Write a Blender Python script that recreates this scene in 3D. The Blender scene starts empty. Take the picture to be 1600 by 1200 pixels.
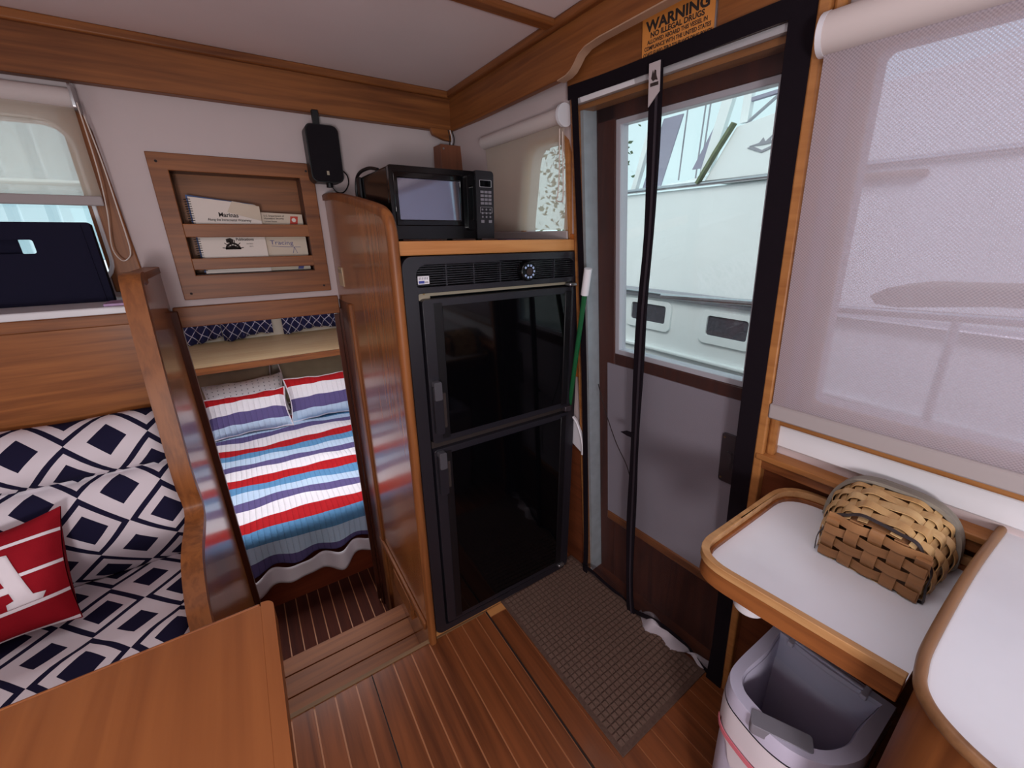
import bpy, bmesh, math, random
import numpy as np
from mathutils import Vector, Matrix
from mathutils.geometry import tessellate_polygon
random.seed(7)
S = bpy.context.scene
COL = S.collection

# ------------------------------------------------------------------ camera
F_PX = 638.7
CAM = np.array([-.9747, -1.0918, 1.3892])
YAW, PITCH, ROLL = .5751, .3461, -.008
cy, sy, cp, sp = math.cos(YAW), math.sin(YAW), math.cos(PITCH), math.sin(PITCH)
fw = np.array([sy*cp, cy*cp, -sp]); rt = np.array([cy, -sy, 0.]); up = np.cross(rt, fw)
r2 = math.cos(ROLL)*rt + math.sin(ROLL)*up; u2 = -math.sin(ROLL)*rt + math.cos(ROLL)*up
cd = bpy.data.cameras.new('camera'); cam = bpy.data.objects.new('camera', cd); COL.objects.link(cam)
cd.sensor_width = 36; cd.lens = F_PX/1600*36; cd.clip_start = .01; cd.clip_end = 200
M = Matrix.Identity(4)
for i in range(3):
    M[i][0], M[i][1], M[i][2], M[i][3] = r2[i], u2[i], -fw[i], CAM[i]
cam.matrix_world = M
S.camera = cam

# ------------------------------------------------------------------ world, sun, added fill lights, exposure
S.view_settings.view_transform = 'Standard'; S.view_settings.look = 'None'
S.view_settings.gamma = 1; S.view_settings.use_curve_mapping = False
S.view_settings.exposure = 0.05
w = bpy.data.worlds.new('overcast_sky'); S.world = w; w.use_nodes = True
bg = w.node_tree.nodes['Background']; bg.inputs[0].default_value = (.66, .90, .95, 1); bg.inputs[1].default_value = 1.45
S.cycles.max_bounces = 10; S.cycles.diffuse_bounces = 5; S.cycles.transparent_max_bounces = 16
S.cycles.caustics_reflective = False; S.cycles.caustics_refractive = False
S.cycles.sample_clamp_indirect = 6

sl_ = bpy.data.lights.new('sun', 'SUN'); sl_.energy = 2.2; sl_.angle = math.radians(35); sl_.color = (1, .98, .95)
sun = bpy.data.objects.new('sun', sl_); COL.objects.link(sun); sun.rotation_euler = (math.radians(12), math.radians(-48), 0)

def area(name, loc, size, power, color, rot=(0, 0, 0)):
    l = bpy.data.lights.new(name, 'AREA'); l.shape = 'RECTANGLE'; l.size, l.size_y = size
    l.energy = power; l.color = color
    o = bpy.data.objects.new(name, l); COL.objects.link(o); o.location = loc; o.rotation_euler = rot
    return o
# unseen fill lights, added to brighten the saloon and the sleeping cabin
FILLS = [((-1.35, -2.0, 1.90), (.30, .30), 58.0, (1, .925, .94)),
         ((-.75, -.75, 1.925), (.35, .35), 3.0, (1, .92, .95)),
         ((-.85, 1.35, 1.14), (.90, .60), 16.0, (.95, .95, 1))]
area('fill_light', *FILLS[1]); area('fill_light', *FILLS[2])
pl = bpy.data.lights.new('fill_light', 'POINT'); pl.energy = FILLS[0][2]; pl.color = FILLS[0][3]; pl.shadow_soft_size = .14     # added point fill, hung low to lift ceiling and walls
po_ = bpy.data.objects.new('fill_light', pl); COL.objects.link(po_); po_.location = (-1.35, -2.0, 1.05)

# ------------------------------------------------------------------ helpers
ORG = {}
def thing(name, label, cat, loc=(0, 0, 0), group=None):
    o = bpy.data.objects.new(name, None); COL.objects.link(o); o.location = loc
    o.empty_display_size = .05
    o['label'] = label; o['category'] = cat
    if group: o['group'] = group
    ORG[o.name] = Vector(loc)
    return o
def tag(o, label, cat, group=None):
    o['label'] = label; o['category'] = cat
    if group: o['group'] = group
    return o
def obj(name, bm, mat, parent=None, loc=None, bevel=0, seg=2, smooth=35, kind=None, label=None):
    if not isinstance(bm, bpy.types.Mesh):
        bmesh.ops.recalc_face_normals(bm, faces=bm.faces)
        me = bpy.data.meshes.new(name); bm.to_mesh(me); bm.free()
    else: me = bm
    o = bpy.data.objects.new(name, me); COL.objects.link(o)
    org = Vector((0, 0, 0))
    if parent is not None:
        org = ORG[parent.name]; o.parent = parent
    elif loc is not None:
        org = Vector(loc); o.location = loc
    if org.length: me.transform(Matrix.Translation(-org))
    ORG[o.name] = org
    if mat is not None: me.materials.append(mat)
    if smooth:
        me.shade_smooth(); me.set_sharp_from_angle(angle=math.radians(smooth))
    if bevel:
        m = o.modifiers.new('bevel', 'BEVEL'); m.width = bevel; m.segments = seg; m.limit_method = 'ANGLE'
    if kind: o['kind'] = kind
    if label: o['label'] = label
    return o
def struct(name, bm, mat, parent=None, **k):
    return obj(name, bm, mat, parent, kind='structure' if parent is None else None, **k)
def NB(): return bmesh.new()
ID = lambda x, y, z: (x, y, z)
def hexa(bm, f, a, b, c):
    v = [bm.verts.new(f(a[i], b[j], c[k])) for k in (0, 1) for j in (0, 1) for i in (0, 1)]
    for q in ((0, 2, 3, 1), (4, 5, 7, 6), (0, 1, 5, 4), (2, 6, 7, 3), (0, 4, 6, 2), (1, 3, 7, 5)):
        bm.faces.new([v[i] for i in q])
    return bm
def box(x0, x1, y0, y1, z0, z1, bm=None, f=ID):
    return hexa(bm or NB(), f, (x0, x1), (y0, y1), (z0, z1))
def rrect(a0, a1, b0, b1, r, n=5, shear=0):
    pts = []
    rs = r if isinstance(r, (list, tuple)) else (r,)*4     # order: (a1,b1) (a0,b1) (a0,b0) (a1,b0)
    for k, (ca, cb) in enumerate(((a1, b1), (a0, b1), (a0, b0), (a1, b0))):
        rr = rs[k]; sa = -1 if ca == a1 else 1; sb = -1 if cb == b1 else 1
        for i in range(n+1):
            t = math.pi/2*(k + i/n)
            a = ca + sa*rr + rr*math.cos(t); b = cb + sb*rr + rr*math.sin(t)
            pts.append((a + shear*(b-b0), b))
    return pts
def slab(loops, f, n0, n1, bm=None):
    """polygon with holes (loops of 2-D points), mapped by f(u, v, n) between depths n0 and n1"""
    bm = bm or NB()
    flat = [p for l in loops for p in l]
    tris = tessellate_polygon([[Vector((p[0], p[1], 0)) for p in l] for l in loops])
    A = [bm.verts.new(f(p[0], p[1], n0)) for p in flat]; B = [bm.verts.new(f(p[0], p[1], n1)) for p in flat]
    for t in tris:
        try:
            bm.faces.new([A[i] for i in t]); bm.faces.new([B[i] for i in reversed(t)])
        except ValueError: pass
    k = 0
    for l in loops:
        n = len(l)
        for i in range(n):
            j = (i+1) % n
            bm.faces.new((A[k+i], A[k+j], B[k+j], B[k+i]))
        k += n
    return bm
XZ = lambda y: (lambda u, v, n: (u, y+n, v))          # u=x v=z n=+y
YZ = lambda x: (lambda u, v, n: (x+n, u, v))          # u=y v=z
XY = lambda z: (lambda u, v, n: (u, v, z+n))
def cyl(p, q, r, n=20, r2=None, bm=None, cap=True):
    bm = bm or NB(); p = Vector(p); q = Vector(q); d = (q-p).normalized()
    a = d.orthogonal().normalized(); b = d.cross(a); r2 = r if r2 is None else r2
    R1 = [bm.verts.new(p + (a*math.cos(t)+b*math.sin(t))*r) for t in [2*math.pi*i/n for i in range(n)]]
    R2 = [bm.verts.new(q + (a*math.cos(t)+b*math.sin(t))*r2) for t in [2*math.pi*i/n for i in range(n)]]
    for i in range(n): bm.faces.new((R1[i], R1[(i+1) % n], R2[(i+1) % n], R2[i]))
    if cap: bm.faces.new(R1[::-1]); bm.faces.new(R2)
    return bm
def smoothpath(pts, k=6):
    P = [Vector(p) for p in pts]; out = []
    for i in range(len(P)-1):
        p0 = P[max(i-1, 0)]; p1 = P[i]; p2 = P[i+1]; p3 = P[min(i+2, len(P)-1)]
        for j in range(k):
            t = j/k
            out.append(.5*((2*p1)+(p2-p0)*t+(2*p0-5*p1+4*p2-p3)*t*t+(3*p1-p0-3*p2+p3)*t**3))
    out.append(P[-1]); return out
def tube(pts, r, n=8, bm=None, ry=None, upv=None):
    bm = bm or NB(); P = [Vector(p) for p in pts]; rings = []
    u = None
    for i, p in enumerate(P):
        d = (P[min(i+1, len(P)-1)] - P[max(i-1, 0)]).normalized()
        if upv is not None: u = Vector(upv)
        elif u is None: u = d.orthogonal()
        u = (u - d*u.dot(d)).normalized(); v = d.cross(u)
        ra = r; rb = ry or r
        rings.append([bm.verts.new(p + u*ra*math.cos(t) + v*rb*math.sin(t)) for t in [2*math.pi*k/n for k in range(n)]])
    for a, b in zip(rings, rings[1:]):
        for k in range(n): bm.faces.new((a[k], a[(k+1) % n], b[(k+1) % n], b[k]))
    bm.faces.new(rings[0][::-1]); bm.faces.new(rings[-1])
    return bm
def strip(pts, wv, tv, bm=None):
    """flat bar of rectangular section along pts; wv(i), tv(i) give half-width and half-thickness vectors"""
    bm = bm or NB(); rings = []
    for i, p in enumerate(pts):
        p = Vector(p); a = Vector(wv(i) if callable(wv) else wv); b = Vector(tv(i) if callable(tv) else tv)
        rings.append([bm.verts.new(p+x) for x in (a+b, -a+b, -a-b, a-b)])
    for A, B in zip(rings, rings[1:]):
        for k in range(4): bm.faces.new((A[k], A[(k+1) % 4], B[(k+1) % 4], B[k]))
    bm.faces.new(rings[0][::-1]); bm.faces.new(rings[-1])
    return bm
def grid(nu, nv, f, uvf=None, bm=None, thick=None):
    """surface f(u,v) u,v in 0..1; optional uv function; thick: offset function giving the back surface"""
    bm = bm or NB(); uvl = bm.loops.layers.uv.verify()
    V = [[bm.verts.new(f(i/nu, j/nv)) for i in range(nu+1)] for j in range(nv+1)]
    def face(vs, ij):
        fc = bm.faces.new(vs)
        for l, (i, j) in zip(fc.loops, ij): l[uvl].uv = uvf(i/nu, j/nv) if uvf else (i/nu, j/nv)
    for j in range(nv):
        for i in range(nu):
            face((V[j][i], V[j][i+1], V[j+1][i+1], V[j+1][i]), ((i, j), (i+1, j), (i+1, j+1), (i, j+1)))
    if thick:
        W = [[bm.verts.new(thick(i/nu, j/nv)) for i in range(nu+1)] for j in range(nv+1)]
        for j in range(nv):
            for i in range(nu):
                face((W[j+1][i], W[j+1][i+1], W[j][i+1], W[j][i]), ((i, j+1), (i+1, j+1), (i+1, j), (i, j)))
        for i in range(nu):
            face((V[0][i+1], V[0][i], W[0][i], W[0][i+1]), ((i+1, 0), (i, 0), (i, 0), (i+1, 0)))
            face((V[nv][i], V[nv][i+1], W[nv][i+1], W[nv][i]), ((i, nv), (i+1, nv), (i+1, nv), (i, nv)))
        for j in range(nv):
            face((V[j][0], V[j+1][0], W[j+1][0], W[j][0]), ((0, j), (0, j+1), (0, j+1), (0, j)))
            face((V[j+1][nu], V[j][nu], W[j][nu], W[j+1][nu]), ((nu, j+1), (nu, j), (nu, j), (nu, j+1)))
    return bm
def text_bm(body, size, f, align='LEFT', width=None, bold=0., spacing=1., depth=.0004):
    """lettering as thin mesh; f(u, v, n) maps text plane to the world"""
    c = bpy.data.curves.new('t', 'FONT'); c.body = body; c.size = size; c.align_x = align
    c.offset = bold*size; c.space_character = spacing; c.resolution_u = 3
    o = bpy.data.objects.new('t', c); COL.objects.link(o)
    me = bpy.data.meshes.new_from_object(o.evaluated_get(bpy.context.evaluated_depsgraph_get()))
    bpy.data.objects.remove(o); bpy.data.curves.remove(c)
    k = 1.
    xs = [v.co.x for v in me.vertices]
    if width and xs: k = width/(max(xs)-min(xs))
    bm = NB(); bm.from_mesh(me); bpy.data.meshes.remove(me)
    r = bmesh.ops.extrude_face_region(bm, geom=bm.faces[:])
    top = {g for g in r['geom'] if isinstance(g, bmesh.types.BMVert)}
    for v in bm.verts:
        v.co = Vector(f(v.co.x*k, v.co.y, depth if v in top else 0))
    return bm
def join(*bms):
    a = bms[0]
    for b in bms[1:]:
        me = bpy.data.meshes.new('j'); b.to_mesh(me); b.free(); a.from_mesh(me); bpy.data.meshes.remove(me)
    return a
def hn(x, y=0., z=0.):          # smooth value noise
    return math.sin(x*1.7+y*2.3+z*.9)*.5+math.sin(x*3.1-y*1.3+1.7+z*2.1)*.3+math.sin(y*4.3+x*.7+z*3.3+.5)*.2

# door wall plane: s along the wall (aft), t up the leaning wall, n outboard
TH, LEAN, SH = .0646, .0728, -.0328
B0 = np.array([.0865, -.0633, 0]); DD = np.array([math.sin(TH), -math.cos(TH), 0]); OUT = np.array([math.cos(TH), math.sin(TH), 0])
UPW = np.array([0, 0, 1.])*math.cos(LEAN) - OUT*math.sin(LEAN) + SH*DD
NW = np.cross(UPW, DD); NW /= np.linalg.norm(NW)
if NW @ OUT < 0: NW = -NW
def WB(s, t, n=0.): return tuple(B0 + s*DD + t*UPW + n*NW)
def wbox(s0, s1, t0, t1, n0, n1, bm=None): return hexa(bm or NB(), WB, (s0, s1), (t0, t1), (n0, n1))

# ------------------------------------------------------------------ materials
def srgb(r, g, b):
    f = lambda c: (c/255/12.92 if c/255 <= .04045 else ((c/255+.055)/1.055)**2.4)
    return (f(r), f(g), f(b), 1)
def newmat(name):
    m = bpy.data.materials.new(name); m.use_nodes = True
    return m, m.node_tree.nodes, m.node_tree.links, m.node_tree.nodes['Principled BSDF']
def plain(name, col, rough=.5, metal=0, noise=0., nscale=20., bump=0., bscale=200., spec=None, coat=0.):
    m, N, L, P = newmat(name)
    P.inputs['Base Color'].default_value = col; P.inputs['Roughness'].default_value = rough; P.inputs['Metallic'].default_value = metal
    if spec is not None: P.inputs['Specular IOR Level'].default_value = spec
    if coat: P.inputs['Coat Weight'].default_value = coat; P.inputs['Coat Roughness'].default_value = .08
    tc = N.new('ShaderNodeTexCoord')
    if noise:
        n = N.new('ShaderNodeTexNoise'); n.inputs['Scale'].default_value = nscale; n.inputs['Detail'].default_value = 4
        L.new(tc.outputs['Object'], n.inputs['Vector'])
        r = N.new('ShaderNodeValToRGB'); e = r.color_ramp.elements
        e[0].position = .3; e[1].position = .7
        e[0].color = tuple(c*(1-noise) for c in col[:3])+(1,); e[1].color = tuple(min(1, c*(1+noise*.5)) for c in col[:3])+(1,)
        L.new(n.outputs['Fac'], r.inputs[0]); L.new(r.outputs[0], P.inputs['Base Color'])
    if bump:
        n = N.new('ShaderNodeTexNoise'); n.inputs['Scale'].default_value = bscale; n.inputs['Detail'].default_value = 3
        L.new(tc.outputs['Object'], n.inputs['Vector'])
        b = N.new('ShaderNodeBump'); b.inputs['Strength'].default_value = bump; b.inputs['Distance'].default_value = .002
        L.new(n.outputs['Fac'], b.inputs['Height']); L.new(b.outputs[0], P.inputs['Normal'])
    return m
def wood(name, dark, light, axis='X', rough=.42, sc=1., coat=.0, streak=.3):
    m, N, L, P = newmat(name); g_ = (.98, 1.10, 1.04)
    dark = tuple(a*b*1.08 for a, b in zip(dark, g_))+(1,); light = tuple(a*b*.97 for a, b in zip(light, g_))+(1,)
    tc = N.new('ShaderNodeTexCoord'); oi = N.new('ShaderNodeObjectInfo'); add = N.new('ShaderNodeVectorMath'); add.operation = 'ADD'
    mul = N.new('ShaderNodeMath'); mul.operation = 'MULTIPLY'; mul.inputs[1].default_value = 13.7
    L.new(oi.outputs['Random'], mul.inputs[0]); L.new(tc.outputs['Object'], add.inputs[0]); L.new(mul.outputs[0], add.inputs[1])
    mp = N.new('ShaderNodeMapping'); s = [28*sc]*3; s['XYZ'.index(axis)] = 1.3*sc; mp.inputs['Scale'].default_value = s
    L.new(add.outputs[0], mp.inputs['Vector'])
    n1 = N.new('ShaderNodeTexNoise'); n1.inputs['Scale'].default_value = 1.6; n1.inputs['Detail'].default_value = 6; n1.inputs['Distortion'].default_value = .6
    L.new(mp.outputs[0], n1.inputs['Vector'])
    n2 = N.new('ShaderNodeTexNoise'); n2.inputs['Scale'].default_value = 7; n2.inputs['Detail'].default_value = 3
    L.new(mp.outputs[0], n2.inputs['Vector'])
    n3 = N.new('ShaderNodeTexNoise'); n3.inputs['Scale'].default_value = 2.2; n3.inputs['Detail'].default_value = 2
    L.new(add.outputs[0], n3.inputs['Vector'])
    mx = N.new('ShaderNodeMath'); mx.operation = 'MULTIPLY_ADD'; mx.inputs[1].default_value = .35*streak*2; L.new(n2.outputs['Fac'], mx.inputs[0])
    L.new(n1.outputs['Fac'], mx.inputs[2])
    mx2 = N.new('ShaderNodeMath'); mx2.operation = 'MULTIPLY_ADD'; mx2.inputs[1].default_value = .5; L.new(n3.outputs['Fac'], mx2.inputs[0]); L.new(mx.outputs[0], mx2.inputs[2])
    r = N.new('ShaderNodeValToRGB'); e = r.color_ramp.elements
    e[0].position = .55; e[1].position = 1.0
    e[0].color = dark; e[1].color = light
    L.new(mx2.outputs[0], r.inputs[0]); L.new(r.outputs[0], P.inputs['Base Color'])
    P.inputs['Roughness'].default_value = rough; P.inputs['Specular IOR Level'].default_value = .3
    P.inputs['Coat Weight'].default_value = coat; P.inputs['Coat Roughness'].default_value = .12
    b = N.new('ShaderNodeBump'); b.inputs['Strength'].default_value = .02; b.inputs['Distance'].default_value = .002
    L.new(n2.outputs['Fac'], b.inputs['Height']); L.new(b.outputs[0], P.inputs['Normal'])
    return m
def sheer(name, col, alpha, translucent=.5, tint=(1, 1, 1, 1)):
    """open-weave cloth: a share alpha of thread, the rest is gap"""
    m, N, L, P = newmat(name); N.remove(P); out = [n for n in N if n.type == 'OUTPUT_MATERIAL'][0]
    tr = N.new('ShaderNodeBsdfTransparent'); tr.inputs[0].default_value = tint
    d = N.new('ShaderNodeBsdfDiffuse'); d.inputs[0].default_value = col
    t = N.new('ShaderNodeBsdfTranslucent'); t.inputs[0].default_value = col
    a = N.new('ShaderNodeMixShader'); a.inputs[0].default_value = translucent; L.new(d.outputs[0], a.inputs[1]); L.new(t.outputs[0], a.inputs[2])
    b = N.new('ShaderNodeMixShader'); b.inputs[0].default_value = alpha; L.new(tr.outputs[0], b.inputs[1]); L.new(a.outputs[0], b.inputs[2])
    L.new(b.outputs[0], out.inputs[0]); return m
def pane(name, tint=(1, 1, 1, 1), gloss=.06):
    m, N, L, P = newmat(name); N.remove(P); out = [n for n in N if n.type == 'OUTPUT_MATERIAL'][0]
    tr = N.new('ShaderNodeBsdfTransparent'); tr.inputs[0].default_value = tint
    g = N.new('ShaderNodeBsdfGlossy'); g.inputs['Roughness'].default_value = .02
    b = N.new('ShaderNodeMixShader'); b.inputs[0].default_value = gloss; L.new(tr.outputs[0], b.inputs[1]); L.new(g.outputs[0], b.inputs[2])
    L.new(b.outputs[0], out.inputs[0]); return m
def uvnodes(N, L):
    u = N.new('ShaderNodeUVMap'); s = N.new('ShaderNodeSeparateXYZ'); L.new(u.outputs[0], s.inputs[0]); return s
def math_(N, L, op, a, b=None, c=None):
    n = N.new('ShaderNodeMath'); n.operation = op
    for i, x in enumerate((a, b, c)):
        if x is None: continue
        if isinstance(x, (int, float)): n.inputs[i].default_value = x
        else: L.new(x, n.inputs[i])
    return n.outputs[0]
def ramp(N, L, fac, stops):
    r = N.new('ShaderNodeValToRGB'); r.color_ramp.interpolation = 'CONSTANT'; e = r.color_ramp.elements
    e[0].position, e[0].color = stops[0]; e[1].position, e[1].color = stops[1]
    for p, c in stops[2:]:
        x = e.new(p); x.color = c
    L.new(fac, r.inputs[0]); return r.outputs[0]
def diamond_fabric():
    m, N, L, P = newmat('navy_diamond_fabric'); s = uvnodes(N, L)
    fr = lambda o: math_(N, L, 'ABSOLUTE', math_(N, L, 'SUBTRACT', math_(N, L, 'FRACT', math_(N, L, 'ADD', o, 100.5)), .5))
    r = math_(N, L, 'ADD', fr(s.outputs[0]), fr(s.outputs[1]))
    navy = srgb(30, 28, 52); wh = srgb(214, 205, 212)
    L.new(ramp(N, L, r, [(0, navy), (.235, wh), (.5, navy), (.60, wh), (.76, navy)]), P.inputs['Base Color'])
    P.inputs['Roughness'].default_value = .95; P.inputs['Specular IOR Level'].default_value = .1
    return m
def quilt_fabric(name, stops, period, uscale=40.):
    m, N, L, P = newmat(name); s = uvnodes(N, L)
    f = math_(N, L, 'FRACT', math_(N, L, 'DIVIDE', s.outputs[1], period))
    L.new(ramp(N, L, f, stops), P.inputs['Base Color'])
    P.inputs['Roughness'].default_value = .9; P.inputs['Specular IOR Level'].default_value = .15
    wv = math_(N, L, 'POWER', math_(N, L, 'ABSOLUTE', math_(N, L, 'SINE', math_(N, L, 'MULTIPLY', s.outputs[0], math.pi*uscale))), .35)
    n = N.new('ShaderNodeTexNoise'); n.inputs['Scale'].default_value = 60; uvm = N.new('ShaderNodeUVMap'); L.new(uvm.outputs[0], n.inputs['Vector'])
    h = math_(N, L, 'MULTIPLY_ADD', n.outputs['Fac'], .5, wv)
    b = N.new('ShaderNodeBump'); b.inputs['Strength'].default_value = .7; b.inputs['Distance'].default_value = .007
    L.new(h, b.inputs['Height']); L.new(b.outputs[0], P.inputs['Normal'])
    return m

WD, WL = srgb(88, 44, 24), srgb(146, 84, 46)
TEAK_X = wood('varnished_teak_x', WD, WL, 'X'); TEAK_Y = wood('varnished_teak_y', WD, WL, 'Y'); TEAK_Z = wood('varnished_teak_z', WD, WL, 'Z')
PANEL_Z = wood('teak_panel', srgb(98, 50, 26), srgb(160, 94, 52), 'Z', rough=.25, coat=.4)
PANEL_X = wood('teak_back_panel', srgb(104, 54, 28), srgb(158, 92, 50), 'X', rough=.3)
FLOOR_W = wood('teak_sole', srgb(84, 42, 24), srgb(134, 72, 42), 'Y', rough=.3, coat=.35, sc=.8)
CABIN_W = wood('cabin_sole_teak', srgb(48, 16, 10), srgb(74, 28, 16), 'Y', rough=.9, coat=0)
SILL_W = wood('tread_teak', srgb(104, 54, 28), srgb(146, 84, 46), 'X', rough=.55)
LIGHT_W = wood('pale_teak', srgb(132, 78, 42), srgb(172, 110, 64), 'Y', rough=.4)
LIGHT_X = wood('pale_teak_x', srgb(158, 94, 52), srgb(198, 132, 82), 'X', rough=.35)
SHELF_W = wood('pale_shelf_wood', srgb(214, 168, 124), srgb(240, 204, 164), 'X', rough=.45)
DARK_W = wood('dark_mahogany', srgb(50, 22, 16), srgb(84, 40, 28), 'Z', rough=.35)
DARK_Y = wood('dark_mahogany_y', srgb(64, 28, 18), srgb(104, 52, 32), 'Y', rough=.35)
TABLE_W = wood('table_cherry', srgb(122, 64, 34), srgb(150, 84, 46), 'Y', rough=.42, sc=.6, coat=.05, streak=.3)
STRIPW = plain('holly_strip', srgb(176, 118, 78), .4)
WALLP = plain('white_wall_paint', srgb(194, 178, 178), .6, noise=.03, nscale=6, bump=.08, bscale=90)
CEILP = plain('white_headliner', srgb(232, 218, 220), .7, noise=.03, nscale=4)
GEL = plain('white_gelcoat', srgb(214, 212, 216), .3)
LAM = plain('white_laminate', srgb(232, 238, 246), .3, noise=.03, nscale=9, coat=.2)
BLACKP = plain('black_plastic', srgb(15, 13, 17), .4, spec=.35)
BLACKM = plain('satin_black_trim', srgb(30, 28, 35), .35)
BLACKG = plain('black_gloss', srgb(4, 4, 6), .06, spec=.35)
MWG = plain('microwave_window', srgb(130, 132, 148), .05, metal=.85)
MWB = plain('microwave_gloss', srgb(9, 8, 10), .15, spec=.35)
CHROME = plain('brushed_metal', srgb(170, 168, 170), .3, metal=.9)
DMETAL = plain('dark_plate_metal', srgb(74, 66, 72), .45, metal=.6)
CREAM = plain('cream_seal', srgb(158, 146, 126), .5)
WHITEP = plain('white_plastic', srgb(214, 212, 218), .4)
GREYP = plain('grey_button', srgb(116, 112, 120), .5)
LGREY = plain('light_grey_print', srgb(150, 146, 152), .6)
INK = plain('dark_ink', srgb(40, 28, 26), .8)
SIGNB = plain('amber_sign_plate', srgb(206, 132, 62), .45, noise=.06, nscale=12)
NAVYC = plain('navy_canvas', srgb(28, 27, 44), .95, bump=.2, bscale=500, spec=.1)
PAPER = plain('paper_cover', srgb(222, 210, 202), .7)
PAPER2 = plain('ivory_booklet', srgb(206, 190, 172), .7)
BLUEC = plain('blue_cover', srgb(70, 96, 150), .6)
REDC = plain('red_print', srgb(186, 54, 34), .6)
BLUEINK = plain('blue_print', srgb(70, 70, 130), .6)
CRIMSON = plain('crimson_cotton', srgb(142, 22, 34), .9, noise=.08, nscale=30, bump=.25, bscale=400, spec=.1)
COTTON = plain('white_cotton', srgb(222, 214, 220), .95, bump=.1, bscale=300, spec=.1)
BEIGE = plain('beige_pillowcase', srgb(168, 150, 128), .95, noise=.08, nscale=10, spec=.1)
TAUPE = plain('taupe_pillowcase', srgb(150, 140, 118), .95, noise=.1, nscale=12, spec=.1)
BLIND = sheer('screen_blind_cloth', srgb(198, 186, 190), .56, .35, (.94, .89, 1, 1))
def weave(m, su, sv, lo, hi):
    N, L = m.node_tree.nodes, m.node_tree.links; s_ = uvnodes(N, L)
    a = math_(N, L, 'SINE', math_(N, L, 'MULTIPLY', s_.outputs[0], su)); b = math_(N, L, 'SINE', math_(N, L, 'MULTIPLY', s_.outputs[1], sv))
    f = math_(N, L, 'MULTIPLY_ADD', math_(N, L, 'MULTIPLY', a, b), (hi-lo)/2, (hi+lo)/2)
    mix = [n for n in N if n.type == 'MIX_SHADER' and any(l.from_node.type == 'BSDF_TRANSPARENT' for l in n.inputs[1].links)][0]
    L.new(f, mix.inputs[0])
weave(BLIND, 1.40/.0055*2*math.pi, .685/.0055*2*math.pi, .36, .76)
BLINDL = sheer('light_blind_cloth', srgb(226, 214, 200), .46, .5)
HEM = plain('blind_hem', srgb(160, 150, 150), .7)
ROLLER = plain('blind_roll_cloth', srgb(196, 184, 182), .75)
NET = sheer('insect_net', srgb(70, 62, 66), .26, .3)
TAPE = plain('black_webbing', srgb(22, 16, 22), .9, bump=.2, bscale=300, spec=.1)
GLASS = pane('window_glass')
DOORP = plain('grey_door_panel', srgb(158, 152, 164), .5, noise=.04, nscale=5)
MATM = plain('brown_doormat', srgb(94, 74, 66), .95, noise=.2, nscale=120, spec=.1)
MATN = plain('brown_mat_pile', srgb(112, 90, 80), .95, noise=.2, nscale=160, spec=.1)
BINM = plain('bin_plastic', srgb(190, 186, 208), .4)
BINI = plain('bin_inside', srgb(196, 192, 212), .5)
BAG = plain('bin_liner_white', srgb(214, 206, 214), .35)
BAGR = plain('pink_drawstring', srgb(206, 110, 124), .4)
BINH = plain('bin_grey_latch', srgb(120, 118, 128), .45)
ASH = wood('ash_splint', srgb(168, 118, 76), srgb(206, 160, 112), 'X', rough=.5, coat=.1)
ASHD = wood('brown_splint', srgb(124, 80, 50), srgb(156, 106, 70), 'Y', rough=.5, coat=.1)
ASHS = wood('pale_splint', srgb(178, 130, 88), srgb(212, 170, 124), 'Z', rough=.5, coat=.1)
SPL_BLACK = plain('black_splint', srgb(44, 36, 38), .5)
RIMG = wood('grey_rim_splint', srgb(112, 100, 96), srgb(150, 136, 128), 'Y', rough=.55, coat=0)
GREEN = plain('green_pole', srgb(20, 84, 48), .35)
HULLM = plain('weathered_white_hull', srgb(236, 240, 240), .45, noise=.03, nscale=3)
HULLG = plain('grey_hull_trim', srgb(150, 150, 158), .5)
HULLB = plain('dark_hull_glass', srgb(66, 66, 74), .25, noise=.3, nscale=60)
MOSS = plain('green_grime', srgb(110, 120, 92), .9, noise=.3, nscale=40)
CANVAS = plain('grey_canvas', srgb(150, 148, 166), .9)
SHEDM = plain('corrugated_steel', srgb(222, 234, 240), .5, noise=.06, nscale=2)
STEEL = plain('stainless_rail', srgb(190, 188, 192), .25, metal=.9)
TANB = plain('brown_dock_board', srgb(120, 96, 78), .8)
WATER = plain('harbour_water', srgb(90, 104, 104), .15)
BRASS = plain('brass_screw', srgb(150, 120, 80), .4, metal=.8)
BEADM = plain('bead_chain', srgb(206, 190, 180), .4)
SWITCH = plain('ivory_switch', srgb(196, 176, 146), .5)
LEAF = plain('tree_leaves', srgb(74, 92, 66), .8, noise=.3, nscale=8)
DIAM = diamond_fabric()
QW, QR, QB, QL, QP = srgb(232, 228, 232), srgb(176, 30, 36), srgb(92, 142, 184), srgb(186, 208, 230), srgb(96, 86, 132)
QUILT = quilt_fabric('striped_quilt', [(0, QW), (.25, QR), (.45, QB), (.63, QL), (.83, QP)], .48, 36)
SHAM = quilt_fabric('striped_pillow_sham', [(0, QL), (.22, QP), (.50, QW), (.78, QR), (.99, QW)], .36, 30)
def star_print():
    m, N, L, P = newmat('anchor_print_cotton'); s = uvnodes(N, L)
    def cell(o, k): return math_(N, L, 'SUBTRACT', math_(N, L, 'FRACT', math_(N, L, 'MULTIPLY', o, k)), .5)
    a = cell(s.outputs[0], 14); b = cell(s.outputs[1], 14)
    d = math_(N, L, 'ADD', math_(N, L, 'ABSOLUTE', a), math_(N, L, 'ABSOLUTE', math_(N, L, 'SUBTRACT', b, math_(N, L, 'ABSOLUTE', a))))
    L.new(ramp(N, L, d, [(0, srgb(70, 70, 90)), (.14, QW)]), P.inputs['Base Color']); P.inputs['Roughness'].default_value = .95
    return m
PRINT = star_print()
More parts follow.
